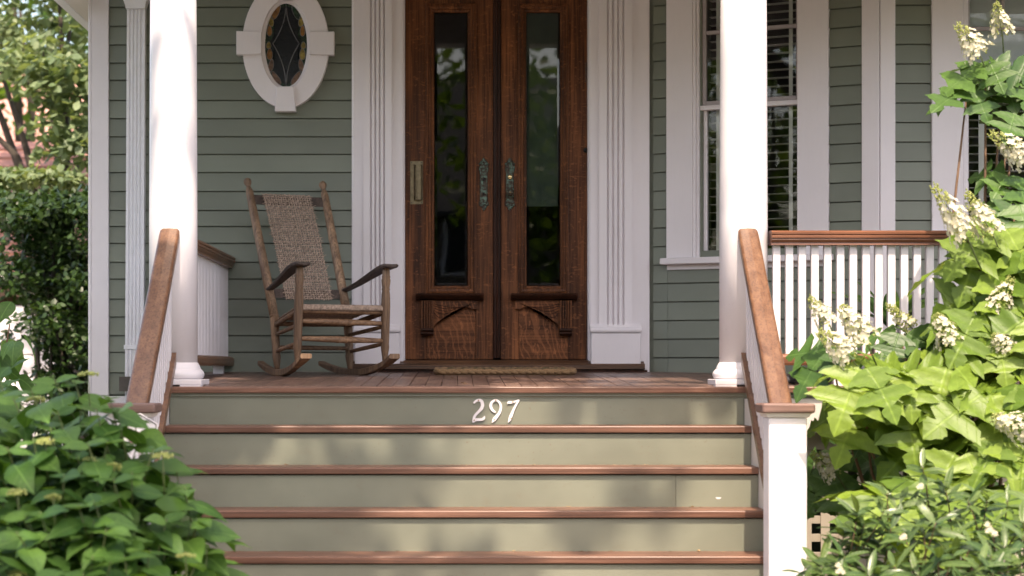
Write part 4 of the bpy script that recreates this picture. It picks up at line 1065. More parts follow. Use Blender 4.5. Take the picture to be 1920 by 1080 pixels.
# --- oakleaf hydrangea, right
def panicle_mesh(seed, greenness=.35, L=.17, Rb=.058):
    rj = random.Random(seed); v, f, mi = [], [], []
    n = 120
    for i in range(n):
        t = (i + rj.random()) / n; h = L * t; r = Rb * (1 - t * .86) * rj.uniform(.75, 1.1) ; a = i * 2.39996 + rj.uniform(-.3, .3)
        c = Vector((r * math.cos(a), r * math.sin(a), h)); out = Vector((math.cos(a), math.sin(a), .35 + .6 * t)).normalized()
        green = rj.random() < greenness + max(0, t - .55) * 2.2
        x = out.orthogonal().normalized(); y = out.cross(x); sz = rj.uniform(.010, .0165)
        if green:
            for k in range(2):
                cc = c + out * rj.uniform(-.004, .012) + x * rj.uniform(-.008, .008) + y * rj.uniform(-.008, .008); q = rj.uniform(.0032, .0058); b = len(v)
                v += [cc + x * q, cc + y * q, cc - x * q, cc - y * q, cc + out * q, cc - out * q]
                for tri in ((0, 1, 4), (1, 2, 4), (2, 3, 4), (3, 0, 4), (1, 0, 5), (2, 1, 5), (3, 2, 5), (0, 3, 5)): f.append(tuple(b + z for z in tri)); mi.append(1)
        else:
            rot = rj.random() * 1.6; c2 = c + out * rj.uniform(.004, .016)
            for k in range(4):
                an = rot + k * math.pi / 2; e = x * math.cos(an) + y * math.sin(an); g = x * -math.sin(an) + y * math.cos(an); b = len(v)
                v += [c2, c2 + e * sz * .55 + g * sz * .48 + out * .001, c2 + e * sz * 1.05 + g * sz * .25 + out * sz * .22, c2 + e * sz * 1.05 - g * sz * .25 + out * sz * .22, c2 + e * sz * .55 - g * sz * .48 + out * .001]
                f.append((b, b + 1, b + 2, b + 3, b + 4)); mi.append(0)
    for q in range(6):                        # fine green stalk inside
        pass
    me = mesh_data('flower_head', v, f, M['petal']); me.materials.append(M['bud']); me.polygons.foreach_set('material_index', mi); me.update(); return me
oak_v = leaf_datas('leaf', OAK, M['oakleaf'], [(.14, .26, .016), (.06, .40, .022), (.20, .16, .016), (.08, .30, .026)])
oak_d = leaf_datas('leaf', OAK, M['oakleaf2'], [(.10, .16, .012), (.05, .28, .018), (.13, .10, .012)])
pan = [panicle_mesh(i, g, L, rb) for i, (g, L, rb) in enumerate(((.38, .16, .056), (.48, .17, .056), (.28, .15, .062), (.85, .16, .036)))]
hy = thing('oakleaf_hydrangea', 'large oakleaf hydrangea with cream flower cones by the right newel post', 'shrub', (2.35, 9.3, GZ))
rj = random.Random(21)
root = Vector((2.35, 9.45, GZ))
def whorl(p, n, lmin, lmax, a0, spread, drp, pool, parent, lean=Vector((0, -.25, 1)), jit=.35):
    ax = lean.normalized(); e1 = ax.cross(Vector((0, 1, 0))).normalized(); e2 = ax.cross(e1)
    for k in range(n):
        an = a0 + spread * (k / max(1, n - 1) - .5) + rj.uniform(-jit, jit)
        rad = (Vector((1, 0, 0)) * math.cos(an) + Vector((0, 1, 0)) * math.sin(an))
        fr = max(0, -rad.y); d = rad - Vector((0, 0, 1)) * (rj.uniform(*drp) * (1 - .7 * max(0, rad.y)) + .75 * fr - .35 * max(0, rad.y)); L = rj.uniform(lmin, lmax) * (1 - .15 * fr)
        up = Vector((rj.uniform(-.4, .4), -1.0 + rj.uniform(-.4, .4), 1))
        m_ = Matrix.Translation(p + rad * .03) @ orient(d, up, rj.uniform(-.35, .35)) @ Matrix.Scale(L, 4)
        place_m('leaf', rj.choice(pool), parent, m_)
FRONT = -math.pi / 2
# (px, py, distance, leaves, darker pool toned for shade?, flower head?)
WH = [(1850, 120, 9.5, 5, 1), (1905, 215, 9.45, 5, 1), (1905, 385, 9.3, 6, 1), (1875, 430, 9.15, 6, 0), (1860, 525, 9.1, 6, 0), (1910, 470, 9.1, 6, 0), (1915, 140, 9.55, 5, 1), (1815, 170, 9.5, 6, 1), (1880, 150, 9.6, 5, 1), (1893, 330, 9.45, 5, 1), (1905, 420, 9.4, 5, 1), (1840, 470, 9.2, 7, 0), (1900, 520, 9.1, 6, 0), (1835, 590, 9.0, 6, 0),
      (1870, 640, 8.95, 7, 0), (1615, 690, 8.75, 8, 0), (1700, 700, 8.85, 7, 0), (1780, 690, 8.85, 7, 0), (1560, 660, 9.0, 4, 1), (1690, 625, 9.35, 5, 1), (1850, 740, 8.8, 7, 0), (1910, 720, 8.8, 6, 0),
      (1660, 790, 9.05, 7, 1), (1750, 800, 8.95, 7, 0), (1690, 760, 8.9, 6, 0), (1800, 850, 8.7, 7, 0), (1880, 830, 8.7, 7, 0), (1600, 850, 9.35, 6, 1), (1560, 900, 9.3, 5, 1), (1640, 930, 8.65, 6, 0), (1730, 900, 8.7, 7, 0),
      (1900, 920, 8.6, 6, 0), (1820, 940, 8.6, 6, 0), (1700, 860, 9.1, 6, 1), (1930, 600, 8.9, 5, 0), (1930, 830, 8.7, 5, 0), (1760, 960, 8.65, 5, 0), (1620, 760, 8.95, 5, 0), (1800, 670, 9.1, 5, 0)]
for k_, (px, py, D, n, shade_tone) in enumerate(WH):
    p = P(px, py, D)
    whorl(p, 4 if k_ % 2 else 5, .19 if shade_tone else .26, .28 if shade_tone else .37, FRONT, 4.9, (.15, .95), oak_d if shade_tone else oak_v, hy)
    pts = [root + Vector((rj.uniform(-.3, .3), rj.uniform(-.15, .15), .0)), root.lerp(p, .45) + Vector((rj.uniform(-.1, .1), rj.uniform(-.05, .1), -.08)), root.lerp(p, .8) + Vector((rj.uniform(-.05, .05), .06, -.06)), p + Vector((0, .02, -.01))]
    tube('stem', pts, [.012, .009, .007, .004], M['stem_brown'], hy, 6)
for k in range(20):                            # inner leaves fill the shaded middle
    px = rj.uniform(1620, 1935); py = rj.uniform(560, 960)
    if py < 640 and px < 1760: continue
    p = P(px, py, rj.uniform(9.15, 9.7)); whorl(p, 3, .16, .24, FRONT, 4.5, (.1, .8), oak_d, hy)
PN = [(1838, 105, 1795, 45, 9.45, 0), (1880, 68, 1868, 5, 9.55, 1), (1925, 300, 1858, 248, 9.35, 0), (1815, 448, 1752, 348, 9.0, 0), (1862, 440, 1812, 362, 9.05, 1), (1868, 585, 1895, 520, 9.0, 0), (1782, 645, 1755, 590, 8.95, 2),
      (1888, 655, 1862, 628, 8.9, 2), (1555, 608, 1518, 558, 8.95, 1), (1625, 642, 1578, 575, 8.8, 2), (1595, 670, 1535, 620, 8.75, 0), (1715, 620, 1665, 572, 9.4, 3), (1930, 812, 1862, 782, 8.65, 2), (1568, 888, 1522, 848, 9.2, 0), (1850, 905, 1815, 860, 8.7, 3), (1920, 250, 1930, 205, 9.5, 0)]
for x0, y0, x1, y1, D, kind in PN:
    a, b = P(x0, y0, D), P(x1, y1, D - .02); d = b - a; L = d.length
    base_len = (.16, .17, .15, .16)[kind]; k = L / base_len
    q = d.to_track_quat('Z', 'Y').to_matrix().to_4x4()
    fh = place_m('flower_head', pan[kind], hy, Matrix.Translation(a) @ q @ Matrix.Diagonal((max(.85, min(1.1, k)),) * 2 + (k, 1)))
    tube('flower_stalk', [a - d * .45 + Vector((0, .03, -.03)), a, a + d * .9], [.004, .0035, .0015], M['stem'], hy, 5)

# --- smooth hydrangea bush, left foreground
def leaf_cloud(name, pts, half, mat, parent, seed):
    """many leaves joined: (pos, dir, up, len)"""
    rj = random.Random(seed); V, Fc = [], []
    base = [leaf_mesh('l', half, mat, fo, dr, .02, i) for i, (fo, dr) in enumerate(((.2, .25), (.1, .4), (.3, .15)))]
    for p, d, up, L in pts:
        v, f, uv = rj.choice(base); m_ = Matrix.Translation(p) @ orient(d, up, rj.uniform(-.4, .4)) @ Matrix.Scale(L, 4); o = len(V)
        V += [m_ @ Vector(q) for q in v]; Fc += [tuple(o + i for i in q) for q in f]
    ob = mk(name, V, Fc, mat, parent, True); tag(ob, kind='stuff'); return ob
bush_leaves = leaf_datas('leaf', OVATE, M['bushleaf'], [(.22, .30, .012), (.12, .5, .015), (.32, .2, .01), (.18, .12, .012)])
bush = thing('leafy_bush', 'dark green broad-leaved bush in the left foreground before the steps', 'shrub', (-1.55, 7.2, GZ))
def bush_top(px):                             # outline of the bush in the photograph, read as heights
    tab = [(-40, 715), (40, 705), (110, 722), (175, 720), (215, 742), (262, 765), (300, 822), (345, 850), (388, 890), (412, 975), (424, 1080)]
    for (a, b), (c, d) in zip(tab, tab[1:]):
        if a <= px <= c: return b + (d - b) * (px - a) / (c - a)
    return 1200
rj = random.Random(77); inner = []
shoots = []
tries = 0
while len(shoots) < 92 and tries < 4000:
    tries += 1
    px = rj.uniform(-60, 400); top = bush_top(px + 26) + 30; py = top + rj.random() ** 1.25 * (1120 - top)
    if rj.random() < .16: py = top - rj.uniform(5, 34)
    if py > 1110: continue
    depth = (py - top) / 350
    D = 7.35 - .9 * min(1, depth) + rj.uniform(-.25, .25)
    if any(abs(px - a) + abs(py - b) < 34 for a, b, _ in shoots): continue
    shoots.append((px, py, D))
for px, py, D in shoots:
    p = P(px, py, D)
    ax = Vector((rj.uniform(-.3, .3) + (px - 200) / 900, -.35 + rj.uniform(-.3, .2), 1)).normalized()
    a0 = rj.random() * 3.14
    stem_base = p - ax * .30 + Vector((0, .08, 0))
    tube('stem', [stem_base, p - ax * .1, p + ax * .015], [.0045, .0035, .002], M['stem'], bush, 5)
    for pair in range(2):
        for s in (0, 1):
            an = a0 + pair * 1.45 + s * math.pi + rj.uniform(-.25, .25); L = (.095 if pair == 0 else .145) * rj.uniform(.8, 1.2)
            rad = Vector((math.cos(an), math.sin(an), 0)); d = rad + ax * (.55 if pair == 0 else -.05) - Vector((0, 0, rj.uniform(0, .35)))
            if len([1]) and (sum(1 for _ in ()) == 0):
                q = p - ax * (.055 * pair)
                place_m('leaf', rj.choice(bush_leaves), bush, Matrix.Translation(q) @ orient(d, Vector((rj.uniform(-.3, .3), -.45, 1)), rj.uniform(-.3, .3)) @ Matrix.Scale(L, 4))
    for k in range(9):
        an = rj.random() * 6.28; q = p - ax * rj.uniform(.09, .34) + Vector((rj.uniform(-.09, .09), rj.uniform(-.02, .14), 0))
        inner.append((q, Vector((math.cos(an), math.sin(an), rj.uniform(-.6, .3))), Vector((rj.uniform(-.4, .4), -.5, 1)), rj.uniform(.11, .17)))
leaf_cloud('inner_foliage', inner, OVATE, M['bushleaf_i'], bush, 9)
def corymb(seed):
    rj = random.Random(seed); v, f = [], []
    for i in range(70):
        r = .036 * math.sqrt(rj.random()); a = rj.random() * 6.28; q = rj.uniform(.0035, .006); c = Vector((r * math.cos(a), r * math.sin(a), .012 - r * r * 6 + rj.uniform(-.004, .004))); b = len(v)
        v += [c + Vector(o) * q for o in ((1, 0, 0), (0, 1, 0), (-1, 0, 0), (0, -1, 0), (0, 0, 1), (0, 0, -1))]
        for tri in ((0, 1, 4), (1, 2, 4), (2, 3, 4), (3, 0, 4), (1, 0, 5), (2, 1, 5), (3, 2, 5), (0, 3, 5)): f.append(tuple(b + z for z in tri))
    return mesh_data('flower_head', v, f, M['bud'])
cm = [corymb(1), corymb(2)]
for i, (px, py, D) in enumerate([(85, 830, 7.0), (33, 926, 6.7), (172, 865, 7.0), (212, 878, 6.95), (305, 858, 7.0), (35, 1078, 6.5), (165, 705, 7.5), (68, 752, 7.3), (348, 1045, 6.6), (100, 935, 6.7)]):
    p = P(px, py, D); place_m('flower_head', cm[i % 2], bush, Matrix.Translation(p) @ Matrix.Rotation(rj.uniform(-.4, .4), 4, 'X') @ Matrix.Scale(rj.uniform(.8, 1.15), 4))
    tube('stem', [p + Vector((0, .05, -.16)), p + Vector((0, 0, .006))], [.003, .002], M['stem'], bush, 5)
# branch of another shrub at the far left
b2_ = thing('garden_shrub', 'dark leafy shrub at the left edge in front of the hedge', 'shrub', (-2.6, 11.0, GZ))
rj = random.Random(5); big = leaf_datas('leaf', OVATE, M['bushleaf'], [(.2, .35, .02), (.12, .5, .02)])
for k in range(46):
    px = rj.uniform(-80, 58); py = rj.uniform(560, 790)
    if py < 620 and px > 30: continue
    p = P(px, py, rj.uniform(10.3, 11.0)); an = rj.random() * 6.28
    place_m('leaf', rj.choice(big), b2_, Matrix.Translation(p) @ orient(Vector((math.cos(an), math.sin(an) - .4, rj.uniform(-.9, .1))), Vector((0, -.6, 1)), rj.uniform(-.4, .4)) @ Matrix.Scale(rj.uniform(.12, .19), 4))
for k in range(6):
    e = P(rj.uniform(-60, 45), rj.uniform(580, 680), 10.8); tube('stem', [(-2.6 + rj.uniform(-.2, .2), 11.0, GZ), Vector((-2.6, 10.95, -.5)).lerp(e, .4), e], [.014, .009, .004], M['stem_brown'], b2_, 6)

# --- narrow-leaved shrub, lower right
nar = leaf_datas('leaf', NARROW, M['narrowleaf'], [(.35, .15, .006), (.25, .3, .008), (.4, .05, .006)])
sh = thing('narrow_leaved_shrub', 'low shrub with narrow glossy leaves at the lower right corner', 'shrub', (1.95, 7.6, GZ))
rj = random.Random(31); inner = []; cnt = 0
def sh_top(px):
    tab = [(1500, 1075), (1540, 1010), (1600, 940), (1680, 890), (1740, 850), (1800, 900), (1860, 925), (1960, 900)]
    for (a, b), (c, d) in zip(tab, tab[1:]):
        if a <= px <= c: return b + (d - b) * (px - a) / (c - a)
    return 1100
sp = []
while len(sp) < 48:
    px = rj.uniform(1535, 1945); t = sh_top(px - 12); py = t + rj.random() * (1120 - t) + 8
    if any(math.hypot(px - a, py - b) < 24 for a, b, _ in sp):
        if rj.random() < .96: continue
    sp.append((px, py, 8.2 - .8 * (py - t) / 230 + rj.uniform(-.12, .12)))
for px, py, D in sp:
    p = P(px, py, D); ax = Vector((rj.uniform(-.5, .5), rj.uniform(-.6, .2), 1)).normalized(); e1 = ax.orthogonal().normalized(); e2 = ax.cross(e1); a0 = rj.random() * 6
    tube('stem', [p - ax * .22 + Vector((0, .05, 0)), p - ax * .08, p], [.0035, .003, .0015], M['stem_brown'], sh, 4)
    for k in range(6):
        an = a0 + k * 2.4; rad = e1 * math.cos(an) + e2 * math.sin(an); lift = .75 if k < 3 else .15
        place_m('leaf', rj.choice(nar), sh, Matrix.Translation(p - ax * (.007 * k)) @ orient(rad + ax * lift, ax + Vector((0, -.4, .3)), rj.uniform(-.5, .5)) @ Matrix.Scale(rj.uniform(.085, .135), 4))
    for k in range(14):
        an = rj.random() * 6.28; q = p - ax * rj.uniform(.04, .26) + Vector((rj.uniform(-.07, .07), rj.uniform(0, .14), rj.uniform(-.02, .02)))
        inner.append((q, e1 * math.cos(an) + e2 * math.sin(an) + ax * rj.uniform(-.1, .6), Vector((0, -.4, 1)), rj.uniform(.08, .12)))
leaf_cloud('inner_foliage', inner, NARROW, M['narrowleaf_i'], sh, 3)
def floret_cluster(seed):
    rj = random.Random(seed); v, f = [], []
    for i in range(5):
        c = Vector((rj.uniform(-.012, .012), rj.uniform(-.012, .012), rj.uniform(0, .012))); a0 = rj.random() * 3
        for k in range(5):
            a = a0 + k * 1.2566; b = len(v); e = Vector((math.cos(a), math.sin(a), .35)); g = Vector((-math.sin(a), math.cos(a), 0))
            v += [c, c + e * .006 + g * .003, c + e * .009, c + e * .006 - g * .003]; f.append((b, b + 1, b + 2, b + 3))
    return mesh_data('blossom', v, f, M['petal'])
fcm = [floret_cluster(1), floret_cluster(2)]
for i, (px, py) in enumerate([(1855, 992), (1862, 1004), (1575, 1068), (1722, 915), (1900, 1040), (1690, 1010)]):
    place_m('blossom', fcm[i % 2], sh, Matrix.Translation(P(px, py, 7.75)) @ Matrix.Rotation(R(60), 4, 'X') @ Matrix.Scale(rj.uniform(.9, 1.4), 4))
# potted plant leaves on the porch
pl = leaf_datas('leaf', NARROW, M['bushleaf'], [(.3, .5, .01), (.2, .8, .01)])
rj = random.Random(8); pc = Vector((X(1690, 11.3), 11.3, floor_z(11.3) + .27)) - Vector((.06, 0, 0))
for k in range(16):
    an = rj.random() * 6.28; d = Vector((math.cos(an) * .5, math.sin(an) * .5, rj.uniform(.5, 1.4)))
    place_m('leaf', rj.choice(pl), pot, Matrix.Translation(pc) @ orient(d, Vector((0, -.3, 1)), 0) @ Matrix.Scale(rj.uniform(.25, .42), 4))

# ------------------------------------------------------------------ yard sign behind the bush
ys = thing('yard_sign', 'small white yard sign with dark outline half hidden by the left bush', 'sign', (X(262, 8.3), 8.3, GZ))
sx_, sz_ = X(262, 8.3), Z(815, 8.3)
poly = [(-.075, -.06), (.075, -.06), (.075, .045), (0, .09), (-.075, .045)]
prism('sign_board', poly, 0, .006, lambda a, b, c: (sx_ + a, 8.3 + c, sz_ + b), M['white'], ys)
L = [(sx_ + a * .9, 8.2985, sz_ + b * .9 + .002) for a, b in poly + poly[:1]]
tube('sign_outline', L, .0022, M['black'], ys, 4)
v, f = lathe_data([(0, .028), (1, .028)], (sx_ - .02, 8.2995, sz_ - .012), (sx_ - .02, 8.297, sz_ - .012), 20); mk('sign_emblem', v, f, plain('faded_pink', (.34, .15, .18), .6), ys)
tube('sign_stake', [(sx_, 8.31, GZ), (sx_, 8.31, sz_ - .05)], .008, M['storm'], ys, 6)

# ------------------------------------------------------------------ background, left: hedge, trees, garage
def card_leaves(name, pts, mat, parent, seed, lmin, lmax, shape=((0, 0), (.32, .35), (.22, .75), (0, 1), (-.22, .75), (-.32, .35))):
    rj = random.Random(seed); V, Fc = [], []
    for p in pts:
        d = Vector((rj.gauss(0, 1), rj.gauss(0, 1), rj.gauss(-.3, .7))); up = Vector((rj.gauss(0, .5), rj.gauss(-.3, .5), 1)); L = rj.uniform(lmin, lmax)
        m_ = Matrix.Translation(p) @ orient(d, up, 0) @ Matrix.Scale(L, 4); o = len(V)
        V += [m_ @ Vector((a, b, -.12 * abs(a) - .1 * b * b)) for a, b in shape]; Fc.append((o, o + 1, o + 2, o + 3)); Fc.append((o, o + 3, o + 4, o + 5))
    ob = mk(name, V, Fc, mat, parent); tag(ob, kind='stuff'); return ob
def blob(c, r, n, rj, shell=.55):
    out = []
    for _ in range(n):
        d = Vector((rj.gauss(0, 1), rj.gauss(0, 1), rj.gauss(0, 1))).normalized() * (shell + (1 - shell) * rj.random() ** .6); out.append(Vector((c[0] + d.x * r[0], c[1] + d.y * r[1], c[2] + d.z * r[2])))
    return out
M['hedgeleaf'] = leafmat('hedge_leaf', (.016, .040, .012), (.055, .105, .03), .35, .3, 0, island=True)
M['treeleaf'] = leafmat('pale_tree_leaf', (.10, .16, .075), (.27, .34, .19), .45, .4, 0, island=True)
M['shadeleaf'] = leafmat('street_tree_leaf', (.05, .11, .02), (.12, .20, .04), .45, .5, 0, island=True)
M['bark'] = wood('bark', (.035, .026, .02), (.09, .07, .055), 'z', .9, 14, .05)
M['brick'] = plain('red_roof', (.40, .19, .15), .85, 0, .35, 9)
M['brown'] = plain('brown_shadow_fascia', (.16, .09, .06), .7)  # soffit shadow under the garage gutter is put into this brown
rj = random.Random(12)
hedge = thing('hedge', 'tall dark clipped hedge at the left beside the house', 'hedge', (-3.6, 17.5, GZ))
pts = []
for k in range(150):
    px = rj.uniform(-60, 190); top = 415 - .25 * max(0, px) + (20 if px < 30 else 0); py = rj.uniform(top, 800); D = rj.uniform(16.9, 18.3)
    if py > 565 and px < 85 and rj.random() < .9: continue
    if 420 < py < 560 and px < 80 and rj.random() < .35: continue
    c = P(px, py, D); pts += blob(c, (.17, .22, .17), 110, rj, .4)
for k in range(46): pts += blob(P(rj.uniform(0, 190), rj.uniform(368, 415), rj.uniform(16.9, 18.2)), (.16, .2, .10), 80, rj, .4)
card_leaves('foliage', pts, M['hedgeleaf'], hedge, 2, .05, .085)
for k in range(9):
    x0 = X(rj.uniform(90, 185), 17.9); z1 = Z(rj.uniform(380, 520), 17.6)
    tube('stem', [(x0, 17.6 + rj.uniform(-.3, .3), GZ), (x0 + rj.uniform(-.1, .1), 17.6, -.2), (x0 + rj.uniform(-.25, .25), 17.6 + rj.uniform(-.2, .2), z1)], [.022, .015, .007], M['bark'], hedge, 6)
# trees
def tree(label, base, height, crown, mat, seed, lmin, lmax, name='garden_tree', trunk_r=.16, n_limbs=7, group=None):
    rj = random.Random(seed); t = thing(name, label, 'tree', base, group); b = Vector(base)
    tv = []; cc = Vector((0, 0, 0))
    for c, r, n in crown: cc += Vector(c)
    cc /= len(crown)
    fork = Vector((b.x + (cc.x - b.x) * .35, b.y + (cc.y - b.y) * .35, b.z + height * .5))
    V, Fc = tube_data([b - Vector((0, 0, .05)), b + Vector((.02, .0, .3)), b.lerp(fork, .5) + Vector((.06, 0, 0)), fork], [trunk_r * 1.5, trunk_r * 1.1, trunk_r, trunk_r * .8], 12)
    mk('trunk', V, Fc, M['bark'], t, True)
    pts = []; lv, lf = [], []
    for i, (c, r, n) in enumerate(crown):
        c = Vector(c); pts += blob(c, r, n, rj)
        if i % max(1, len(crown) // n_limbs) == 0:
            mid = fork.lerp(c, .55) + Vector((rj.uniform(-.2, .2), rj.uniform(-.2, .2), rj.uniform(.0, .3)))
            V, Fc = tube_data([fork - Vector((0, 0, .15)), mid, c + Vector((0, 0, r[2] * .3))], [trunk_r * .55, trunk_r * .3, trunk_r * .08], 7); mk('limb', V, Fc, M['bark'], t, True)
    card_leaves('crown', pts, mat, t, seed + 1, lmin, lmax); return t
rj = random.Random(40); crown = []
for k in range(84):
    px = rj.uniform(-120, 210); py = rj.uniform(-110, 265)
    if 150 < py and px < 60 and rj.random() < .55: continue
    if 175 < py and px < 105: continue
    if 85 < py < 125 and px < 50: continue
    crown.append((P(px, py, rj.uniform(19.6, 22.5)), (.38, .55, .24), 85))
for px, py in ((130, 130), (150, 190), (120, 235), (165, 262), (110, 170), (160, 150), (140, 285), (40, 120)): crown.append((P(px, py, 19.4), (.42, .4, .15), 150))
tree('pale green tree with lit leaf layers above the hedge at left', (X(168, 20.2), 20.2, GZ), 4.4, crown, M['treeleaf'], 50, .08, .14, trunk_r=.12)
rj = random.Random(60); crown = [(P(rj.uniform(-250, 300), rj.uniform(-300, 180), rj.uniform(36, 42)), (1.3, 1.4, .9), 90) for k in range(40)]
tree('darker tree far behind the pale tree at the upper left', (X(60, 39), 39.5, GZ), 6.5, crown, M['shadeleaf'], 61, .16, .26, trunk_r=.25)
# bright clipped planting behind the hedge
fh = thing('clipped_planting', 'bright green clipped row just above the dark hedge top', 'hedge', (X(70, 18.9), 18.9, GZ)); pts = []
for k in range(26): pts += blob(P(rj.uniform(-40, 140), rj.uniform(324, 342), rj.uniform(18.6, 19.2)), (.18, .25, .08), 80, rj, .3)
card_leaves('foliage', pts, M['treeleaf'], fh, 5, .06, .10)
tube('stem', [(X(70, 18.9), 18.9, GZ), (X(70, 18.9), 18.9, Z(340, 18.9))], .03, M['bark'], fh, 6)
# garage: red roof, white gutter, white door
GD = 21.0
gar = thing('garage', 'red-roofed garage with white gutter and white door behind the hedge', 'garage', (X(60, GD), GD + 2.5, GZ))
gx0, gx1 = X(-190, GD), X(175, GD); ze = Z(527, GD)
boxes('wall', [((gx0, X(-60, GD)), (GD + .3, GD + 5.5), (GZ, ze - .02)), ((X(140, GD), gx1), (GD + .3, GD + 5.5), (GZ, ze - .02)), ((X(-60, GD), X(140, GD)), (GD + .301, GD + 5.49), (Z(572, GD), ze - .021))], M['brown'], gar, 0)
box('fascia', (gx0 - .1, gx1 + .1), (GD + .02, GD + .14), (Z(556, GD), Z(532, GD)), M['brown'], gar)
box('gutter', (gx0 - .15, gx1 + .15), (GD - .10, GD + .015), (Z(530, GD), Z(518, GD)), M['white'], gar, .01)
for i in range(4):
    a = Z(572, GD) - (Z(572, GD) - GZ) * i / 4; b_ = Z(572, GD) - (Z(572, GD) - GZ) * (i + 1) / 4
    box('door_panel', (X(-60, GD), X(140, GD)), (GD + .05, GD + .10), (b_ + .006, a - .006), M['white'], gar, .01)
rx = X(38, GD); zr = Z(300, GD) + .5
nrow = 14
for i in range(nrow):                         # roof courses
    t0, t1 = i / nrow, (i + 1) / nrow; y0, y1 = GD - .08 + 2.9 * t0, GD - .08 + 2.9 * t1; z0, z1 = Z(519, GD) + (zr - Z(519, GD)) * t0, Z(519, GD) + (zr - Z(519, GD)) * t1
    mk('roof_course', [(gx0 - .1, y0, z0 + .03), (gx1 + .1, y0, z0 + .03), (gx1 + .1, y1 + .02, z1 + .012), (gx0 - .1, y1 + .02, z1 + .012), (gx0 - .1, y0, z0), (gx1 + .1, y0, z0), (gx1 + .1, y1 + .02, z1 - .02), (gx0 - .1, y1 + .02, z1 - .02)],
       [(0, 1, 2, 3), (7, 6, 5, 4), (0, 4, 5, 1), (1, 5, 6, 2), (2, 6, 7, 3), (3, 7, 4, 0)], M['brick'], gar)
prism('rear_roof', [(GD + 2.83, zr - .02), (GD + 2.83, zr), (GD + 5.7, Z(519, GD)), (GD + 5.7, Z(519, GD) - .05)], gx0 - .1, gx1 + .1, lambda a, b, c: (c, a, b), M['brick'], gar)
# neighbouring house: pinkish roof, wall coloured as the blue-grey shade below it
ND = 44.0
nb = thing('neighbour_house', 'neighbouring house with pinkish red roof seen through the trees', 'house', (X(60, ND), ND + 4, GZ))
box('wall', (X(-160, ND), X(165, ND)), (ND, ND + 8), (GZ, Z(268, ND)), plain('shade_grey_wall', (.16, .16, .22), .8), nb, 0)
prism('roof', [(ND - .4, Z(272, ND)), (ND - .4, Z(268, ND)), (ND + 4, Z(268, ND) + 2.4), (ND + 8.4, Z(268, ND)), (ND + 8.4, Z(272, ND))], X(-175, ND), X(172, ND), lambda a, b, c: (c, a, b), plain('pink_shingle', (.50, .26, .21), .85, 0, .2, 6), nb)
for wx in (-20, 60, 120):
    wf = box('window', (X(wx, ND), X(wx + 26, ND)), (ND - .06, ND + .02), (Z(345, ND), Z(290, ND)), M['white'], nb); box('pane', (X(wx + 3, ND), X(wx + 23, ND)), (ND - .07, ND - .061), (Z(342, ND), Z(293, ND)), M['black'], wf, 0)

# ------------------------------------------------------------------ street trees behind and above the camera (they dapple the steps)
def sun_pt(xt, zt_, h, yt=10):                # point at height h on the sun ray that lands at (xt, yt, zt_)
    k = (h - zt_) / to_sun.z; return Vector((xt, yt, zt_)) + to_sun * k
rj = random.Random(91); crown = []
def cover(x, z):                              # share of the light the crown takes at that spot of the porch front
    n = mnoise.noise(Vector((x * 1.55 + 3.1, z * 1.9 + 7.7, .3))) * .75 + mnoise.noise(Vector((x * 3.6, z * 4.0, 4.2))) * .4
    g = .50 - .22 * (x + .25)
    if x < -1.75: g = .95
    if -1.72 < x < -1.22 and z > .5: g = .06
    if x > 1.22: g = -.25
    if x > .9 and z < -.45: g -= .35
    if z < -.3: g -= .10
    return g + n
for k in range(2600):
    x = rj.uniform(-5.2, 2.2); z = rj.uniform(-2.6, 2.6)
    if x > 1.2 and rj.random() < .9: continue
    if cover(x, z) < .5: continue
    crown.append((sun_pt(x, z, rj.uniform(6.6, 10.0)), (.16, .16, .12), 7))
for k in range(165):                          # over the bush at the left of the path
    x = rj.uniform(-2.5, -.72); y = rj.uniform(5.9, 8.4)
    if x > -1.0 and rj.random() < .5: continue
    crown.append((sun_pt(x, -.5, rj.uniform(6.6, 10.0), y), (.16, .16, .12), 7))
for k in range(170): crown.append(((rj.uniform(-9, -3.2), rj.uniform(.5, 8.0), rj.uniform(5.8, 10.8)), (.7, .7, .5), 40))
tree('street tree whose crown spreads over the front path', (-4.6, 4.6, GZ), 6.2, crown, M['shadeleaf'], 92, .16, .24, 'street_tree', .26, 14, 'street trees')
for i, (x, y, s_) in enumerate(((-9.5, -4.4, 1.0), (4.6, -9.5, 1.1), (-3.2, -14.6, 1.2), (2.5, -4.7, .85), (9, -15.5, 1.1))):
    crown = [((x + rj.gauss(0, 1.6) * s_, y + rj.gauss(0, 1.6) * s_, GZ + 5.6 * s_ + rj.gauss(0, 1.3) * s_), (1.0, 1.0, .7), 55) for k in range(46)]
    tree(['street tree on the verge to the left of the path', 'street tree across the road, right of the path', 'street tree across the road, left of the path', 'street tree on the verge to the right of the path', 'farthest street tree across the road at right'][i], (x, y, GZ), 4.4 * s_, crown, M['shadeleaf'], 100 + i, .2, .32, 'street_tree', .2, 7, 'street trees')

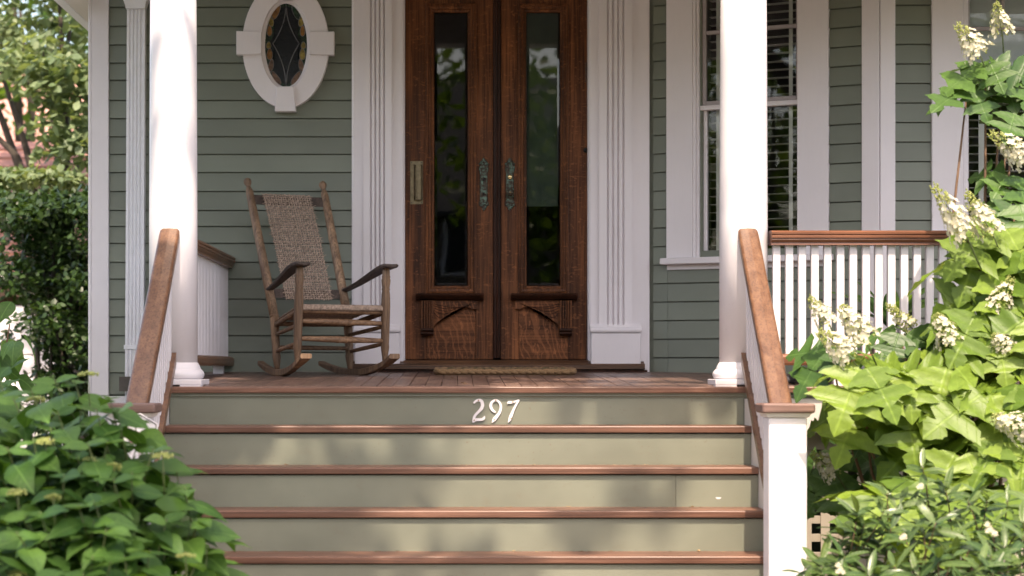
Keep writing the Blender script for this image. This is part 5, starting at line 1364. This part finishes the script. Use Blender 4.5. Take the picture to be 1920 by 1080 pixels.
# unseen houses across the road, added to darken reflections in the glass
for i, (x, w, h, c) in enumerate(((-24, 11, 7.2, (.20, .19, .17)), (-11, 10, 7.8, (.12, .14, .16)), (1.5, 11, 7.4, (.17, .13, .11)), (14, 10, 8.0, (.15, .16, .14)), (27, 11, 7.2, (.22, .20, .17)))):
    t = thing('house', ['pale added house across the road, farthest left', 'blue-grey added house across the road, left of the path', 'brown added house straight across the road', 'green-grey added house across the road, right of the path', 'pale added house across the road, farthest right'][i], 'house', (x, -26, GZ), 'added houses across the road')
    y0, y1 = -30, -22.5
    wm = plain('far_house_paint_%d' % i, c, .8, 0, .15, 3)
    box('wall', (x - w / 2, x + w / 2), (y0, y1), (GZ, GZ + h * .68), wm, t, 0)
    prism('roof', [(y0 - .4, GZ + h * .68), (y1 + .4, GZ + h * .68), (y1 + .4, GZ + h * .68 + .15), ((y0 + y1) / 2, GZ + h * 1.2), (y0 - .4, GZ + h * .68 + .15)], x - w / 2 - .4, x + w / 2 + .4, lambda a, b, q: (q, a, b), M['asphalt'], t)
    for zz in (.9, 3.6 if h * .68 > 5 else 3.2):
        for k in range(4):
            xx = x - w / 2 + w * (k + .5) / 4
            if zz < 1 and k == 2:
                box('door', (xx - .5, xx + .5), (y1 + .001, y1 + .08), (GZ + .3, GZ + 2.5), M['oak_dark'], t); continue
            wf = box('window', (xx - .55, xx + .55), (y1 + .001, y1 + .07), (GZ + zz, GZ + zz + 1.5), M['white'], t); box('pane', (xx - .46, xx + .46), (y1 + .071, y1 + .08), (GZ + zz + .08, GZ + zz + 1.42), M['black'], wf, 0)
rj = random.Random(8)
hg = thing('hedge', 'long low hedge added along the far side of the road', 'hedge', (0, -17.5, GZ)); pts = []  # unseen hedge, added to cut bright reflections in the door glass
for k in range(150): pts += blob((rj.uniform(-22, 22), rj.uniform(-18, -17), GZ + rj.uniform(.3, 1.5)), (.5, .4, .35), 40, rj, .4)
card_leaves('foliage', pts, M['shadeleaf'], hg, 44, .12, .2)
for k in range(5): tube('stem', [(-16 + 8 * k, -17.5, GZ), (-16 + 8 * k, -17.5, GZ + 1.0)], .04, M['bark'], hg, 6)

rj = random.Random(19)
crown = [((-13 + rj.gauss(0, 1.8), -1.5 + rj.gauss(0, 2.2), GZ + rj.uniform(.8, 7.0)), (.9, .9, .7), 60) for k in range(70)]
tree('low-branched unseen garden tree added left of the front lawn', (-13, -1.5, GZ), 3.6, crown, M['shadeleaf'], 140, .2, .3, 'garden_tree', .2, 8)  # unseen tree, added to keep bright sky out of the slanted window's glass
